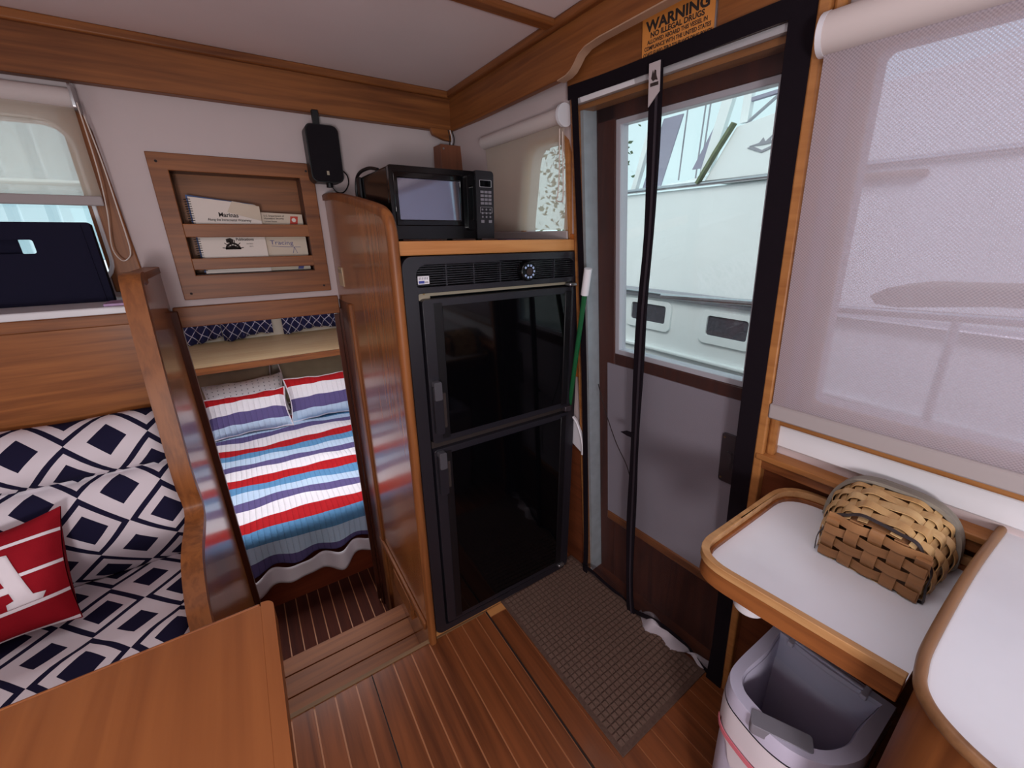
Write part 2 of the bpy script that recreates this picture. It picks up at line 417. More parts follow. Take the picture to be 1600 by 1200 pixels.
def rope_curtain():
    m, N, L, P = newmat('navy_rope_print'); s = uvnodes(N, L)
    fr = lambda o, k: math_(N, L, 'ABSOLUTE', math_(N, L, 'SUBTRACT', math_(N, L, 'FRACT', math_(N, L, 'MULTIPLY', o, k)), .5))
    r = math_(N, L, 'ABSOLUTE', math_(N, L, 'SUBTRACT', math_(N, L, 'ADD', fr(s.outputs[0], 11), fr(s.outputs[1], 11)), .5))
    L.new(ramp(N, L, r, [(0, srgb(210, 206, 222)), (.045, srgb(34, 36, 84))]), P.inputs['Base Color']); P.inputs['Roughness'].default_value = .9
    return m
ROPE = rope_curtain()

# ================================================================== THE SETTING
WY = .75
# ---- saloon floor: dark teak planks over pale holly seams
fl = struct('floor', box(-2.4, .25, -3.2, -.012, -.03, -.003), STRIPW)
seams = [-2.40, -2.33, -2.265, -2.2, -2.135, -2.07, -2.005, -1.94, -1.875, -1.81, -1.745, -1.68, -1.615, -1.55, -1.485, -1.42, -1.355, -1.29, -1.225, -1.16, -1.097, -1.033, -.971, -.906, -.853, -.78, -.715, -.648, -.58, -.515, -.453, -.412]
for a, b in zip(seams, seams[1:]):
    struct('plank', box(a+.0022, b-.0022, -3.2, -.016, -.003, 0), FLOOR_W, fl)
right = [-.262, -.197, -.13, -.065, 0, .066, .132, .2]
struct('plank', box(-.404, -.338, -3.2, -.05, -.003, .001), FLOOR_W, fl)
struct('plank', box(-.334, -.264, -3.2, -.05, -.003, .0), FLOOR_W, fl)
for a, b in zip(right, right[1:]):
    struct('plank', box(a+.0022, b-.0022, -3.2, .0, -.003, 0), FLOOR_W, fl)
struct('threshold_board', box(-.404, -.1, -.046, -.013, -.003, .0), LIGHT_X, fl)
struct('hatch_joint', box(-.8545, -.8515, -3.2, -.016, -.003, .0004), plain('dark_joint', srgb(30, 14, 10), .8), fl)
struct('hatch_joint', box(-.4105, -.4055, -3.2, -.016, -.003, .0004), bpy.data.materials['dark_joint'], fl)
struct('floor_nosing', box(-1.25, -.42, -.018, -.004, -.02, .003), wood('worn_nosing', srgb(96, 64, 44), srgb(134, 98, 70), 'X', .6, coat=0), fl)
# floor behind the fridge gap
struct('floor_corner', box(-.02, .25, -.012, .8, -.03, 0), FLOOR_W)
# riser and sunken tread in front of the companionway
tr = struct('floor_tread', box(-1.19, -.615, -.011, .37, -.215, -.186), SILL_W)
struct('tread_board', box(-1.19, -.617, .292, .37, -.186, -.18), SILL_W, tr, bevel=.002)
struct('tread_board', box(-1.19, -.617, .20, .288, -.186, -.18), SILL_W, tr, bevel=.002)
struct('tread_board', box(-1.19, -.617, -.01, .196, -.186, -.18), SILL_W, tr, bevel=.002)
struct('trim_1', box(-1.19, -.615, -.016, -.011, -.215, -.004), SILL_W)
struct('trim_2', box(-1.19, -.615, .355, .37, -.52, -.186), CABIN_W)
# sleeping cabin floor
sole = struct('floor_cabin', box(-2.2, .2, .30, 3.2, -.55, -.504), STRIPW)
x = -1.33
while x < -.45:
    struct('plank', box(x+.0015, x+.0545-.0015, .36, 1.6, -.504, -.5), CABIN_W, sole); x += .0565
# ---- bulkhead (front wall) with companionway, niche and window
win_a = rrect(-1.98, -1.305, 1.262, 1.705, .07, 6)
outer = [(-2.42, -.55), (-1.19, -.55), (-1.19, 1.10), (-.64, 1.10), (-.64, -.55), (.12, -.55), (.12, 1.96), (-2.42, 1.96)]
niche = [(-1.099, 1.268), (-.712, 1.268), (-.712, 1.602), (-1.099, 1.602)]
struct('wall_front', slab([outer, niche[::-1], win_a[::-1]], XZ(WY), 0, .05), WALLP)
# cabin side of the bulkhead, lower part teak
struct('trim_3', box(-1.30, -1.19, WY-.004, WY+.055, -.5, 1.10), DARK_W)      # port jamb
struct('trim_4', box(-.647, -.62, WY-.03, WY+.06, -.5, 1.115), DARK_W)
struct('trim_5', box(-1.185, -.645, WY-.018, WY+.055, 1.095, 1.166), TEAK_X, bevel=.003)   # header board
hp = struct('trim_6', box(-.640, -.632, WY-.19, WY+.0, -.48, 1.15), DARK_W)
struct('trim_cap', box(-.648, -.62, WY-.22, WY-.17, -.48, 1.155), TEAK_Z, hp, bevel=.006)
struct('trim_stop', box(-.665, -.648, WY+.0, WY+.012, -.48, 1.09), DARK_W, hp)
struct('trim_7', box(-1.20, -1.172, WY-.03, WY-.001, -.48, 1.155), DARK_W, bevel=.004)
# ---- side wall (starboard) with door and two windows
w1 = [(-.262, 1.385), (-.055, 1.385)] + [(-.05, 1.40), (-.04, 1.62), (-.05, 1.655), (-.07, 1.672)] + [(-.165, 1.672), (-.19, 1.667), (-.21, 1.65), (-.222, 1.625)] + [(-.272, 1.43), (-.273, 1.405)]
w2 = rrect(.715, 1.95, 1.04, 1.685, .014, 3)
DOOR0, DOOR1, DOORT = .018, .602, 1.772
outer = [(-.95, -.05), (DOOR0, -.05), (DOOR0, DOORT), (DOOR1, DOORT), (DOOR1, -.05), (3.3, -.05), (3.3, 1.98), (-.95, 1.98)]
struct('wall_side', slab([outer, w1[::-1], w2[::-1]], WB, 0, .045), WALLP)
# ---- ceiling
ceil = struct('ceiling', box(-2.42, .2, -3.2, .80, 1.948, 1.99), CEILP)
struct('ceiling_batten', box(-2.4, -.11, -.002, .040, 1.930, 1.9485), TEAK_X, ceil, bevel=.006)
# ---- fascia beams
struct('trim_8', box(-2.42, -.08, .712, .749, 1.808, 1.947), TEAK_X, bevel=.003)
struct('trim_9', box(-2.42, -.10, .694, .714, 1.922, 1.948), TEAK_X, bevel=.005)
prof = [(.749, 1.808), (.0, 1.808), (-.035, 1.811), (-.055, 1.818), (-.070, 1.830), (-.085, 1.845), (-.11, 1.855), (-.16, 1.859), (-3.2, 1.862), (-3.2, 1.947), (.749, 1.947)]
struct('trim_10', slab([prof], YZ(-.104), 0, .024), TEAK_Y, bevel=.002)
struct('trim_11', box(-.122, -.102, -3.2, .72, 1.924, 1.948), TEAK_Y, bevel=.005)
struct('trim_12', slab([[(-.20, 1.812), (-.105, 1.812), (-.105, 1.770), (-.14, 1.772), (-.19, 1.786)]], XZ(.70), 0, .02), TEAK_X, bevel=.002)
# light edge band under the side fascia
struct('trim_13', strip([(-.092, a, b-.002) for a, b in prof[1:9]], (.0135, 0, 0), (0, .0, .0016)), plain('pale_edge', srgb(176, 140, 116), .5))
# header panel over the door
struct('trim_14', wbox(-.02, 3.2, 1.775, 1.96, -.012, 0), TEAK_Y)
# ---- other walls of the saloon (beyond the frame)
struct('wall_left', slab([[(-3.2, -.05), (.80, -.05), (.80, 1.96), (-3.2, 1.96)], rrect(-2.4, -.3, 1.2, 1.72, .06)[::-1]], YZ(-2.42), -.04, 0), WALLP)
struct('wall_back', slab([[(-2.42, -.05), (.4, -.05), (.4, 1.96), (-2.42, 1.96)], rrect(-2.2, .1, .55, 1.86, .05)[::-1]], XZ(-3.2), -.04, 0), WALLP)
# ---- sleeping cabin shell
struct('wall_cabin_left', box(-2.25, -2.2, .8, 3.25, -.55, 1.25), WALLP)
struct('wall_cabin_right', box(.30, .35, .8, 3.25, -.55, 1.25), WALLP)
struct('wall_cabin_end', box(-2.25, .35, 3.2, 3.25, -.55, 1.25), plain('cream_wall', srgb(214, 202, 186), .6))
struct('ceiling_cabin', box(-2.25, .35, .8, 3.25, 1.2, 1.25), CEILP)

# window A trim: board beside the blind, gasket
struct('trim_15', slab([[(-1.315, 1.23), (-1.235, 1.23), (-1.235, 1.30), (-1.252, 1.69), (-1.265, 1.74), (-1.315, 1.74)], ], XZ(WY-.014), 0, .013), TEAK_Z, bevel=.003)
g = struct('window_1', slab([rrect(-1.99, -1.295, 1.252, 1.715, .075, 6), win_a[::-1]], XZ(WY-.018), 0, .02), GEL, bevel=.003)
struct('pane', slab([rrect(-1.98, -1.305, 1.262, 1.705, .07, 6)], XZ(WY+.03), 0, .004), GLASS, g)
struct('trim_16', box(-2.40, -1.20, .452, WY, 1.195, 1.216), GEL, bevel=.004)          # white ledge
# ---- window 2 (small, behind the microwave) and window 3 (large)
def grow(p, d):
    c = (sum(a for a, b in p)/len(p), sum(b for a, b in p)/len(p))
    return [(a+d*(1 if a > c[0] else -1), b+d*(1 if b > c[1] else -1)) for a, b in p]
g = struct('window_2', slab([grow(w1, .018), w1[::-1]], WB, -.012, .004), LIGHT_W, bevel=.003)
struct('pane', slab([w1], WB, .02, .024), GLASS, g)
g = struct('window_3', slab([rrect(.69, 1.975, 1.015, 1.71, .02, 3), w2[::-1]], WB, -.012, .004), LIGHT_W, bevel=.003)
struct('pane', slab([w2], WB, .02, .024), GLASS, g)
# rail, ledge and panel under the large window
struct('trim_17', wbox(.628, 3.2, .868, .884, -.040, .0), LIGHT_W, bevel=.003)
struct('trim_18', wbox(.628, 3.2, .845, .868, -.034, .0), TEAK_Y)
struct('trim_19', wbox(.628, 3.2, -.03, .85, -.012, 0), DARK_Y)
struct('trim_20', wbox(.655, 3.2, .905, .962, -.010, .0), GEL, bevel=.004)
struct('trim_21', wbox(.655, 3.2, .962, 1.0, -.016, .0), LIGHT_W, bevel=.006)
struct('trim_22', wbox(.642, .662, .88, 1.9, -.026, .0), LIGHT_W, bevel=.007)
# ---- door and its casing
struct('trim_23', wbox(.622, .643, -.02, 1.9, -.036, .0), LIGHT_W, bevel=.004)
struct('trim_24', wbox(-.004, .018, -.02, 1.79, -.020, .05), LIGHT_W, bevel=.003)
struct('trim_25', wbox(-.055, -.004, .90, 1.40, -.010, .0), plain('orange_varnish', srgb(176, 98, 44), .35), bevel=.003)
struct('trim_26', wbox(-.9, -.004, -.02, .60, -.012, .0), DARK_Y)
struct('trim_27', wbox(.018, .030, -.02, 1.772, .0, .12), plain('pale_jamb', srgb(186, 198, 206), .3, noise=.12, nscale=30))   # whitish-grey outer jamb, lightly mottled
struct('trim_28', wbox(.595, .607, -.02, 1.772, .0, .12), DARK_W)
struct('trim_29', wbox(.018, .602, 1.752, 1.765, -.022, .04), GEL)
struct('trim_30', wbox(.018, .602, 1.738, 1.751, -.006, .045), LIGHT_W)
struct('trim_31', wbox(.0, .62, -.03, .004, -.03, .12), DARK_Y)
dr = struct('door_1', wbox(.034, .106, .0, 1.752, .05, .085), DARK_W, bevel=.004)          # hinge stile
struct('stile', wbox(.545, .60, .0, 1.752, .05, .085), DARK_W, dr, bevel=.004)
struct('top_rail', wbox(.036, .60, 1.702, 1.770, .05, .085), DARK_W, dr, bevel=.003)
struct('middle_rail', wbox(.106, .545, .962, 1.004, .05, .085), DARK_W, dr, bevel=.003)
struct('bottom_rail', wbox(.106, .545, .0, .332, .05, .085), DARK_W, dr, bevel=.003)
struct('panel', wbox(.078, .545, .33, .966, .046, .08), DOORP, dr)
struct('panel_moulding', wbox(.078, .545, .296, .333, .040, .085), TEAK_Y, dr, bevel=.005)
fr = struct('window_frame', slab([[(.104, 1.003), (.548, 1.003), (.548, 1.704), (.104, 1.704)], [(.122, 1.020), (.122, 1.688), (.534, 1.688), (.534, 1.020)]], WB, .054, .09), plain('white_alu', srgb(206, 206, 216), .35), dr, bevel=.002)
struct('pane', wbox(.118, .538, 1.016, 1.692, .068, .072), GLASS, fr)
lk = struct('lock_plate', slab([rrect(.505, .552, .705, .862, .008, 3)], WB, .040, .047), DMETAL, dr, bevel=.0015)
struct('lock_knob', slab([rrect(.522, .540, .75, .81, .008, 4)], WB, .030, .041), DMETAL, lk, bevel=.002)
for tt in (.718, .85):
    struct('screw', cyl(WB(.513, tt, .042), WB(.513, tt, .037), .003, 8), BRASS, lk)

# ---- outdoors
struct('water', box(-9, 12, -12, 14, -1.45, -1.4), WATER)

# ================================================================== NEIGHBOUR BOAT AND SHED OUTSIDE
HX = 1.8
bt = thing('white_motorboat', 'white motorboat with small portlights lying alongside, seen through the door window', 'boat', (HX, 0, -1.35))
obj('hull_side', box(HX, HX+.5, -4.5, 2.6, -1.4, .93), HULLM, bt)
obj('cabin_side', slab([[(-4.5, .97), (1.9, .97), (1.75, 1.70), (-4.5, 1.70)]], YZ(HX+.05), 0, .5), HULLM, bt)
rub = obj('rub_rail', tube([(HX-.02, -4.5, .955), (HX-.02, 2.6, .955)], .035, 10), HULLG, bt)
obj('rub_strip', tube([(HX-.06, -4.5, .965), (HX-.06, 2.6, .965)], .011, 8), STEEL, rub)
obj('spray_rail', box(HX-.035, HX, -4.5, 2.6, .50, .53), HULLM, bt, bevel=.01)
obj('boot_stripe', box(HX-.006, HX, -4.5, 2.6, .33, .37), HULLG, bt)
obj('handrail', tube([(HX+.03, -4.5, 1.715), (HX+.03, 1.75, 1.725)], .016, 10), STEEL, bt)
for y0, y1, z0, z1 in ((.89, 1.33, .665, .90), (.24, .635, .65, .885)):
    p = obj('portlight', slab([rrect(y0, y1, z0, z1, .045, 5), rrect(y0+.05, y1-.05, z0+.06, z1-.035, .02, 4)[::-1]], YZ(HX), -.02, .0), HULLM, bt, bevel=.006)
    obj('pane', slab([rrect(y0+.05, y1-.05, z0+.06, z1-.035, .02, 4)], YZ(HX), -.006, -.001), HULLB, p)
br = obj('flybridge_side', slab([[(-4.5, 1.73), (.805, 1.73), (.628, 2.03), (.34, 2.068), (-1.2, 2.12), (-4.5, 2.15)]], YZ(HX+.04), 0, .4), HULLM, bt, bevel=.01)
obj('grime_strip', strip([(HX+.02, .835, 1.725), (HX+.02, .73, 1.90), (HX+.02, .63, 2.05)], (0, .008, .005), (.02, 0, 0)), MOSS, br)
em = NB()                                # winged emblem on the flybridge
for poly in ([(.53, 1.897), (.436, 1.858), (.31, 1.897), (.32, 1.909), (.436, 1.872), (.50, 1.904)],
             [(.52, 1.905), (.46, 1.915), (.44, 1.94), (.425, 1.915), (.39, 1.945), (.395, 1.915), (.33, 1.918), (.40, 1.902), (.44, 1.90)]):
    slab([poly], YZ(HX+.038), -.003, .004, em)
obj('emblem', em, HULLG, br)
obj('windscreen_post', strip([(HX+.1, .83, 1.80), (HX+.1, .72, 2.30), (HX+.1, .66, 2.6)], (0, .035, .006), (.02, 0, 0)), HULLM, bt)
obj('windscreen_post', strip([(HX+.1, 1.47, 1.72), (HX+.1, 1.30, 2.30), (HX+.1, 1.24, 2.5)], (0, .022, .005), (.02, 0, 0)), HULLM, bt)
obj('canvas_cover', slab([[(1.44, 1.74), (1.29, 2.22), (1.12, 2.22), (1.26, 1.74)]], YZ(HX+.16), 0, .01), CANVAS, bt)
obj('canvas_cover', slab([[(.99, 1.84), (.80, 2.20), (.76, 2.05), (.87, 1.84)]], YZ(HX+.16), 0, .01), CANVAS, bt)
obj('cockpit_cover', grid(14, 6, lambda u, v: (HX+.08+.5*v, 1.42-.64*u, 1.74+.11*v*(.5+u)+.015*hn(u*9, v*5))), HULLM, bt)
arch = obj('radar_arch', strip([(HX+.12, .62, 2.06), (HX+.12, .615, 2.5)], (0, .025, 0), (.02, 0, 0)), HULLM, bt)
obj('arch_brace', strip([(HX+.12, .60, 2.06), (HX+.12, .33, 2.24)], (0, .012, -.012), (.015, 0, 0)), HULLG, arch)
obj('arch_brace', strip([(HX+.12, .60, 2.18), (HX+.12, .36, 2.19)], (0, 0, .010), (.015, 0, 0)), CANVAS, arch)
for y, z0, z1 in ((1.012, 1.80, 3.2), (1.05, 1.80, 3.1), (1.20, 1.8, 2.9)):
    obj('antenna', cyl((HX+.3, y, z0), (HX+.3, y-.02, z1), .006, 6), HULLG, bt)
# things on our side deck, seen through the screen blind
rail = thing('deck_rail', 'stainless deck rail outside the large blind-covered window', 'railing', (.80, -.85, .0))
obj('top_tube', tube([(.80, .25, 1.10), (.80, -.48, 1.136), (.80, -2.6, 1.24)], .014, 10), STEEL, rail)
obj('post', tube([(.80, -.80, 1.14), (.80, -.835, .2)], .013, 10), STEEL, rail)
obj('post', tube([(.80, -1.7, 1.19), (.80, -1.72, .2)], .013, 10), STEEL, rail)
bd = obj('dock_board', slab([[(-.56, 1.185), (-.60, 1.215), (-.66, 1.228), (-1.4, 1.262), (-1.4, 1.20), (-.86, 1.185), (-.64, 1.155), (-.58, 1.16)]], YZ(.86), 0, .25), TANB, loc=(.86, -.8, 1.15), bevel=.004)
tag(bd, 'brown board resting along the deck rail behind the screen blind', 'board')
obj('brown_stick', tube([(HX+.055, -.10, 1.66), (HX+.015, -.12, 1.66), (HX+.015, -.33, 1.657), (HX+.055, -.35, 1.657)], .02, 8), TANB, bt)  # unidentified brown stick, fixed to the cabin side by added bent ends
# corrugated shed ahead of the bow
sh = thing('corrugated_shed', 'pale blue corrugated shed wall seen through the window above the settee', 'building', (-3, 6, -1.4))
obj('cladding', grid(240, 1, lambda u, v: (-8+9.5*u, 6+.05*(1 if (u*240) % 8 < 2 else 0), -1.4+6*v)), SHEDM, sh, smooth=0)
obj('pipe', cyl((-8, 5.9, 1.95), (1.5, 5.9, 2.02), .03, 8), HULLM, sh)
tree = thing('tree', 'leafy tree glimpsed through the small blind beside the microwave', 'tree', (3.5, 4.2, -1.4))
obj('trunk', cyl((3.5, 4.2, -1.4), (3.55, 4.2, 2.2), .12, 8, .06), TANB, tree)
lf = NB()
for i in range(1100):
    p = Vector((3.55+random.gauss(0, .42), 4.2+random.gauss(0, .4), 2.6+random.gauss(0, .6))); a = Vector((random.gauss(0, 1), random.gauss(0, 1), random.gauss(0, 1))).normalized()*.05; b = a.orthogonal().normalized()*.03
    lf.faces.new([lf.verts.new(p+q) for q in (a, b, -a, -b)])
obj('foliage', lf, LEAF, tree, kind='stuff', smooth=0)

# ================================================================== SETTEE
st = thing('settee', 'teak settee with curved end panel and navy diamond upholstery', 'settee', (-1.8, .2, 0))
obj('back_panel', box(-2.40, -1.226, .455, .475, .25, 1.20), PANEL_X, st)
obj('top_rail', box(-2.40, -1.226, .448, .456, 1.165, 1.197), TEAK_X, st, bevel=.003)
obj('seat_base', box(-2.40, -1.226, -.06, .45, .005, .33), PANEL_X, st)
prof = [(.75, 1.285), (.44, 1.285), (.40, 1.292), (.362, 1.288), (.345, 1.262), (.325, 1.20), (.30, 1.10), (.28, 1.02), (.258, .90), (.240, .80), (.238, .74), (.250, .69), (.245, .655), (.21, .632), (.14, .628), (.07, .624), (.02, .606), (-.02, .575), (-.05, .54), (-.068, .48), (-.072, .38), (-.072, .003), (.30, .003), (.30, -.4), (.75, -.4)]
obj('end_panel', slab([prof], YZ(-1.222), 0, .03), PANEL_Z, st)
edge = smoothpath([(-1.208, y, z) for y, z in prof[1:22]], 3)
def sect(bm, path):
    rings = []
    for i, p in enumerate(path):
        d = (path[min(i+1, len(path)-1)]-path[max(i-1, 0)]).normalized(); n = Vector((0, d.z, -d.y)); r = []
        for a, b in ((-.022, .016), (-.022, -.010), (-.014, -.018), (.014, -.018), (.022, -.010), (.022, .016)):
            r.append(bm.verts.new(p + Vector((a, 0, 0)) + n*b))
        rings.append(r)
    for A, B in zip(rings, rings[1:]):
        for k in range(6): bm.faces.new((A[k], A[(k+1) % 6], B[(k+1) % 6], B[k]))
    bm.faces.new(rings[0][::-1]); bm.faces.new(rings[-1]); return bm
obj('edge_trim', sect(NB(), edge), TEAK_Z, st, smooth=60)
obj('post_cap', slab([rrect(-1.232, -1.189, .40, .75, .012, 4)], XY(1.283), 0, .02), TEAK_Y, st, bevel=.008)
# upholstery: back cushion with a tuck half way up, seat cushion
def prof_path(pts, n):
    P = smoothpath([(0, a, b) for a, b in pts], 8); L = [0]
    for a, b in zip(P, P[1:]): L.append(L[-1]+(b-a).length)
    out = []
    for i in range(n+1):
        s = L[-1]*i/n
        k = max(j for j in range(len(L)) if L[j] <= s+1e-9); k = min(k, len(P)-2)
        t = (s-L[k])/max(1e-9, L[k+1]-L[k]); out.append((P[k].lerp(P[k+1], t), s))
    return out
def cushion(name, pts, x0, x1, voff, mat, n=40, nu=60, back=None, wob=.008):
    pp = prof_path(pts, n)
    def f(u, v):
        p, s = pp[round(v*n)]; x = x0+(x1-x0)*u
        e = min(1, (x1-x)/.05); e = 1-(1-max(0, e))**2
        q = wob*hn(x*9, s*13)
        c = Vector((0, .36, .55))
        y, z = p.y-q*.7, p.z+q*.7
        y = y+(1-e)*.03
        return (x-.006*(1-e), y, z-(1-e)*.012)
    return obj(name, grid(nu, n, f, lambda u, v: ((x0+(x1-x0)*u+1.355)/.17, (pp[round(v*n)][1]+voff)/.19)), mat, st, smooth=180)
cushion('back_cushion', [(.452, .905), (.42, .925), (.375, .915), (.335, .88), (.318, .835), (.330, .792), (.352, .782), (.315, .770), (.290, .735), (.278, .68), (.280, .61), (.300, .55), (.33, .49), (.36, .45), (.44, .42)], -2.38, -1.228, .056, DIAM)
cushion('seat_cushion', [(.44, .44), (.36, .452), (.28, .462), (.20, .468), (.12, .470), (.06, .478), (.02, .486), (-.03, .478), (-.06, .455), (-.075, .41), (-.07, .36), (-.05, .33)], -2.38, -1.228, .02, DIAM)
# crimson pillow with a white letter
po = thing('crimson_pillow', 'crimson throw pillow with white stripes and large white letter A on the settee', 'pillow', (-1.58, .2, .48))
TRc = Vector((-1.455, .245, .765)); BRc = Vector((-1.455, .12, .515)); axv = (BRc-TRc)
axu = Vector((-.245, .016, -.035))
nrm = axu.cross(axv).normalized()
if nrm.y > 0: nrm = -nrm
def pil(u, v, side):
    e = (1-abs(2*u-1)**3.0)*(1-abs(2*v-1)**3.0); pinch = .022*math.sin(math.pi*u)*(-1 if v < .5 else 1)*abs(2*v-1)**6
    p = TRc + axu*(u+ .05*math.sin(math.pi*v)*(1-2*u)*abs(2*u-1)**4) + axv*(v - .06*math.sin(math.pi*u)*(2*v-1)*abs(2*v-1)**4)
    return p + nrm*side*(.055*e**.6+.002)
obj('cover', join(grid(24, 24, lambda u, v: pil(u, v, 1)), grid(24, 24, lambda u, v: pil(u, v, -1))), CRIMSON, po, smooth=180)
for v0 in (.19, .455, .715, .975):
    segs = [(0, 1)] if v0 != .455 else [(0, .33), (.75, 1)]
    for a, b in segs:
        obj('stripe', grid(24, 2, lambda u, v: pil(a+(b-a)*u, v0-.014+.028*v, 1)+nrm*.0015), COTTON, po, smooth=180)
Apoly = [(.30, .80), (.28, .745), (.335, .73), (.42, .30), (.50, .285), (.58, .30), (.665, .73), (.72, .745), (.70, .80), (.545, .80), (.545, .745), (.58, .73), (.565, .65), (.435, .65), (.42, .73), (.455, .745), (.455, .80)]
Ahole = [(.448, .585), (.552, .585), (.515, .43), (.485, .43)]
def amap(u, v, n): return pil(max(0, min(1, .44+(u-.5)*1.45)), .25+(v-.285)*.87, 1)+nrm*(.002+n)
bmA = slab([Apoly, Ahole[::-1]], lambda u, v, n: (u, v, n), 0, .0006)
bmesh.ops.subdivide_edges(bmA, edges=bmA.edges[:], cuts=3, use_grid_fill=True)
for vv in bmA.verts: vv.co = Vector(amap(*vv.co))
obj('letter', bmA, COTTON, po, smooth=180)

# ================================================================== TABLE
tb = thing('dinette_table', 'cherry wood dinette table with pale edge trim in front of the settee', 'table', (-1.4, -.7, 0))
ZT = .70
obj('table_top', slab([rrect(-1.95, -1.062, -1.18, -.297, .004, 3)], XY(ZT), -.028, 0), TABLE_W, tb, bevel=.002)
obj('edge_trim', slab([rrect(-1.062, -1.040, -1.18, -.290, (.018, 0.001, .001, .018), 5)], XY(ZT), -.042, .0006), LIGHT_W if False else TABLE_W, tb, bevel=.006)
obj('edge_trim', box(-1.95, -1.063, -.297, -.290, ZT-.042, ZT+.0006), TABLE_W, tb, bevel=.003)
obj('pedestal', cyl((-1.5, -.72, .02), (-1.5, -.72, ZT-.028), .05, 24), CHROME, tb)
obj('foot', cyl((-1.5, -.72, .0), (-1.5, -.72, .02), .16, 28, .12), CHROME, tb)

# ================================================================== BED IN THE SLEEPING CABIN
bed = thing('berth', 'low berth base with striped quilt in the sleeping cabin', 'bed', (-.85, 1.9, -.5))
obj('base', box(-2.0, .25, 1.03, 3.15, -.498, -.2), wood('red_mahogany', srgb(86, 30, 18), srgb(116, 48, 28), 'X', .4), bed)
obj('mattress', slab([rrect(-2.0, .25, 1.06, 3.15, .06, 5)], XY(-.2), 0, .17), COTTON, bed, bevel=.03, seg=3)
ROTQ = -.085
def qsurf(u, v, lift=0.):
    # v: 0 head ... 1 foot hem, laid over mattress and hanging at the foot
    x = -1.75+1.85*u; yl = 2.78-v*2.0
    yf = 1.02-.05*(x+.9)
    if yl > yf: y, z = yl, .0
    else:
        d = yf-yl; r = .05
        if d < r*1.57: a = d/r; y, z = yf-r*math.sin(a), -r*(1-math.cos(a))
        else: y, z = yf-r-.025*math.sin(x*31+1)*min(1, (d-.08)*6), -r-(d-r*1.57)
    z += .010*hn(x*4, yl*5)+.006*hn(x*11, yl*9)*(1 if yl > yf else 0)
    y += .03*hn(x*3, yl*2.2)*(1 if yl > yf else 0)
    return (x, y, z+.004+lift)
q = obj('quilt', grid(90, 110, qsurf, lambda u, v: (-1.75+1.85*u, -(2.78-v*2.0)-.085*(-.85+1.85*u)+2.1885+4.8), thick=lambda u, v: tuple(Vector(qsurf(u, v))-Vector((0, -.006, .008)))), QUILT, None, loc=(-.85, 1.9, 0), smooth=180)
tag(q, 'quilt with red, white, blue and purple stripes spread over the berth', 'quilt')
def ruff(u, v):
    x = -1.75+1.85*u; a = qsurf(u, 1)
    return (x, a[1]-.02-.012*math.sin(x*46)-.012*v*math.sin(x*23+1), a[2]-.01-.10*v+.012*math.sin(x*17)*v)
obj('ruffle', grid(160, 6, ruff, thick=lambda u, v: tuple(Vector(ruff(u, v))+Vector((0, .004, 0)))), COTTON, q, smooth=180)
def pillow(name, label, o, ux, vx, th, mat, backmat=None, uvs=(.5, .36)):
    o, ux, vx = Vector(o), Vector(ux), Vector(vx); n = ux.cross(vx).normalized()
    if n.y > 0: n = -n
    def f(u, v, s):
        e = max(0, (1-abs(2*u-1)**3)*(1-abs(2*v-1)**3)); k = .06
        pu = u + k*math.sin(math.pi*v)*0 ; pp = o + ux*(u-.04*(2*u-1)*abs(2*u-1)**3*math.sin(math.pi*v)) + vx*(v-.06*(2*v-1)*abs(2*v-1)**3*math.sin(math.pi*u))
        return pp + n*s*(th*e**.5+.001) + Vector((0, 0, .006*hn(u*9, v*7)))
    t = thing(name, label, 'pillow', tuple(o))
    obj('cover_front', grid(30, 22, lambda u, v: f(u, v, 1), lambda u, v: (u*uvs[0], v*uvs[1]*.999)), mat, t, smooth=180)
    obj('cover_back', grid(20, 14, lambda u, v: f(u, v, -1)), backmat or COTTON, t, smooth=180)
    e = [f(u, 0, 1) for u in np.linspace(0, 1, 20)]+[f(1, v, 1) for v in np.linspace(0, 1, 14)[1:]]+[f(u, 1, 1) for u in np.linspace(1, 0, 20)[1:]]+[f(0, v, 1) for v in np.linspace(1, 0, 14)[1:]]
    obj('piping', tube(e, .006, 6), COTTON, t)
    return t
pillow('striped_pillow', 'striped quilted pillow in front of the printed pillow on the berth', (-1.37, 2.31, .005), (.54, -.03, .01), (-.005, .18, .265), .08, SHAM)
pillow('striped_pillow', 'striped quilted pillow leaning highest beside the fridge side of the berth', (-.83, 2.35, .005), (.56, -.03, 0), (0, .17, .32), .08, SHAM)
pillow('printed_pillow', 'white pillow with small dark print tucked behind the striped ones', (-1.38, 2.56, .02), (.56, 0, .02), (0, .22, .27), .07, PRINT, uvs=(1, .7))
pillow('beige_pillow', 'plain beige pillow lying flat under the cabin shelf', (-1.46, 2.82, .10), (.58, 0, .01), (0, .16, .27), .07, BEIGE)
pillow('taupe_pillow', 'taupe printed pillow behind the higher striped pillow', (-.84, 2.66, .06), (.62, 0, 0), (0, .2, .37), .09, TAUPE)
pillow('folded_quilt', 'folded striped sham lying on top of the beige pillow under the shelf', (-1.36, 2.74, .405), (.46, 0, .02), (0, .3, .03), .035, SHAM)
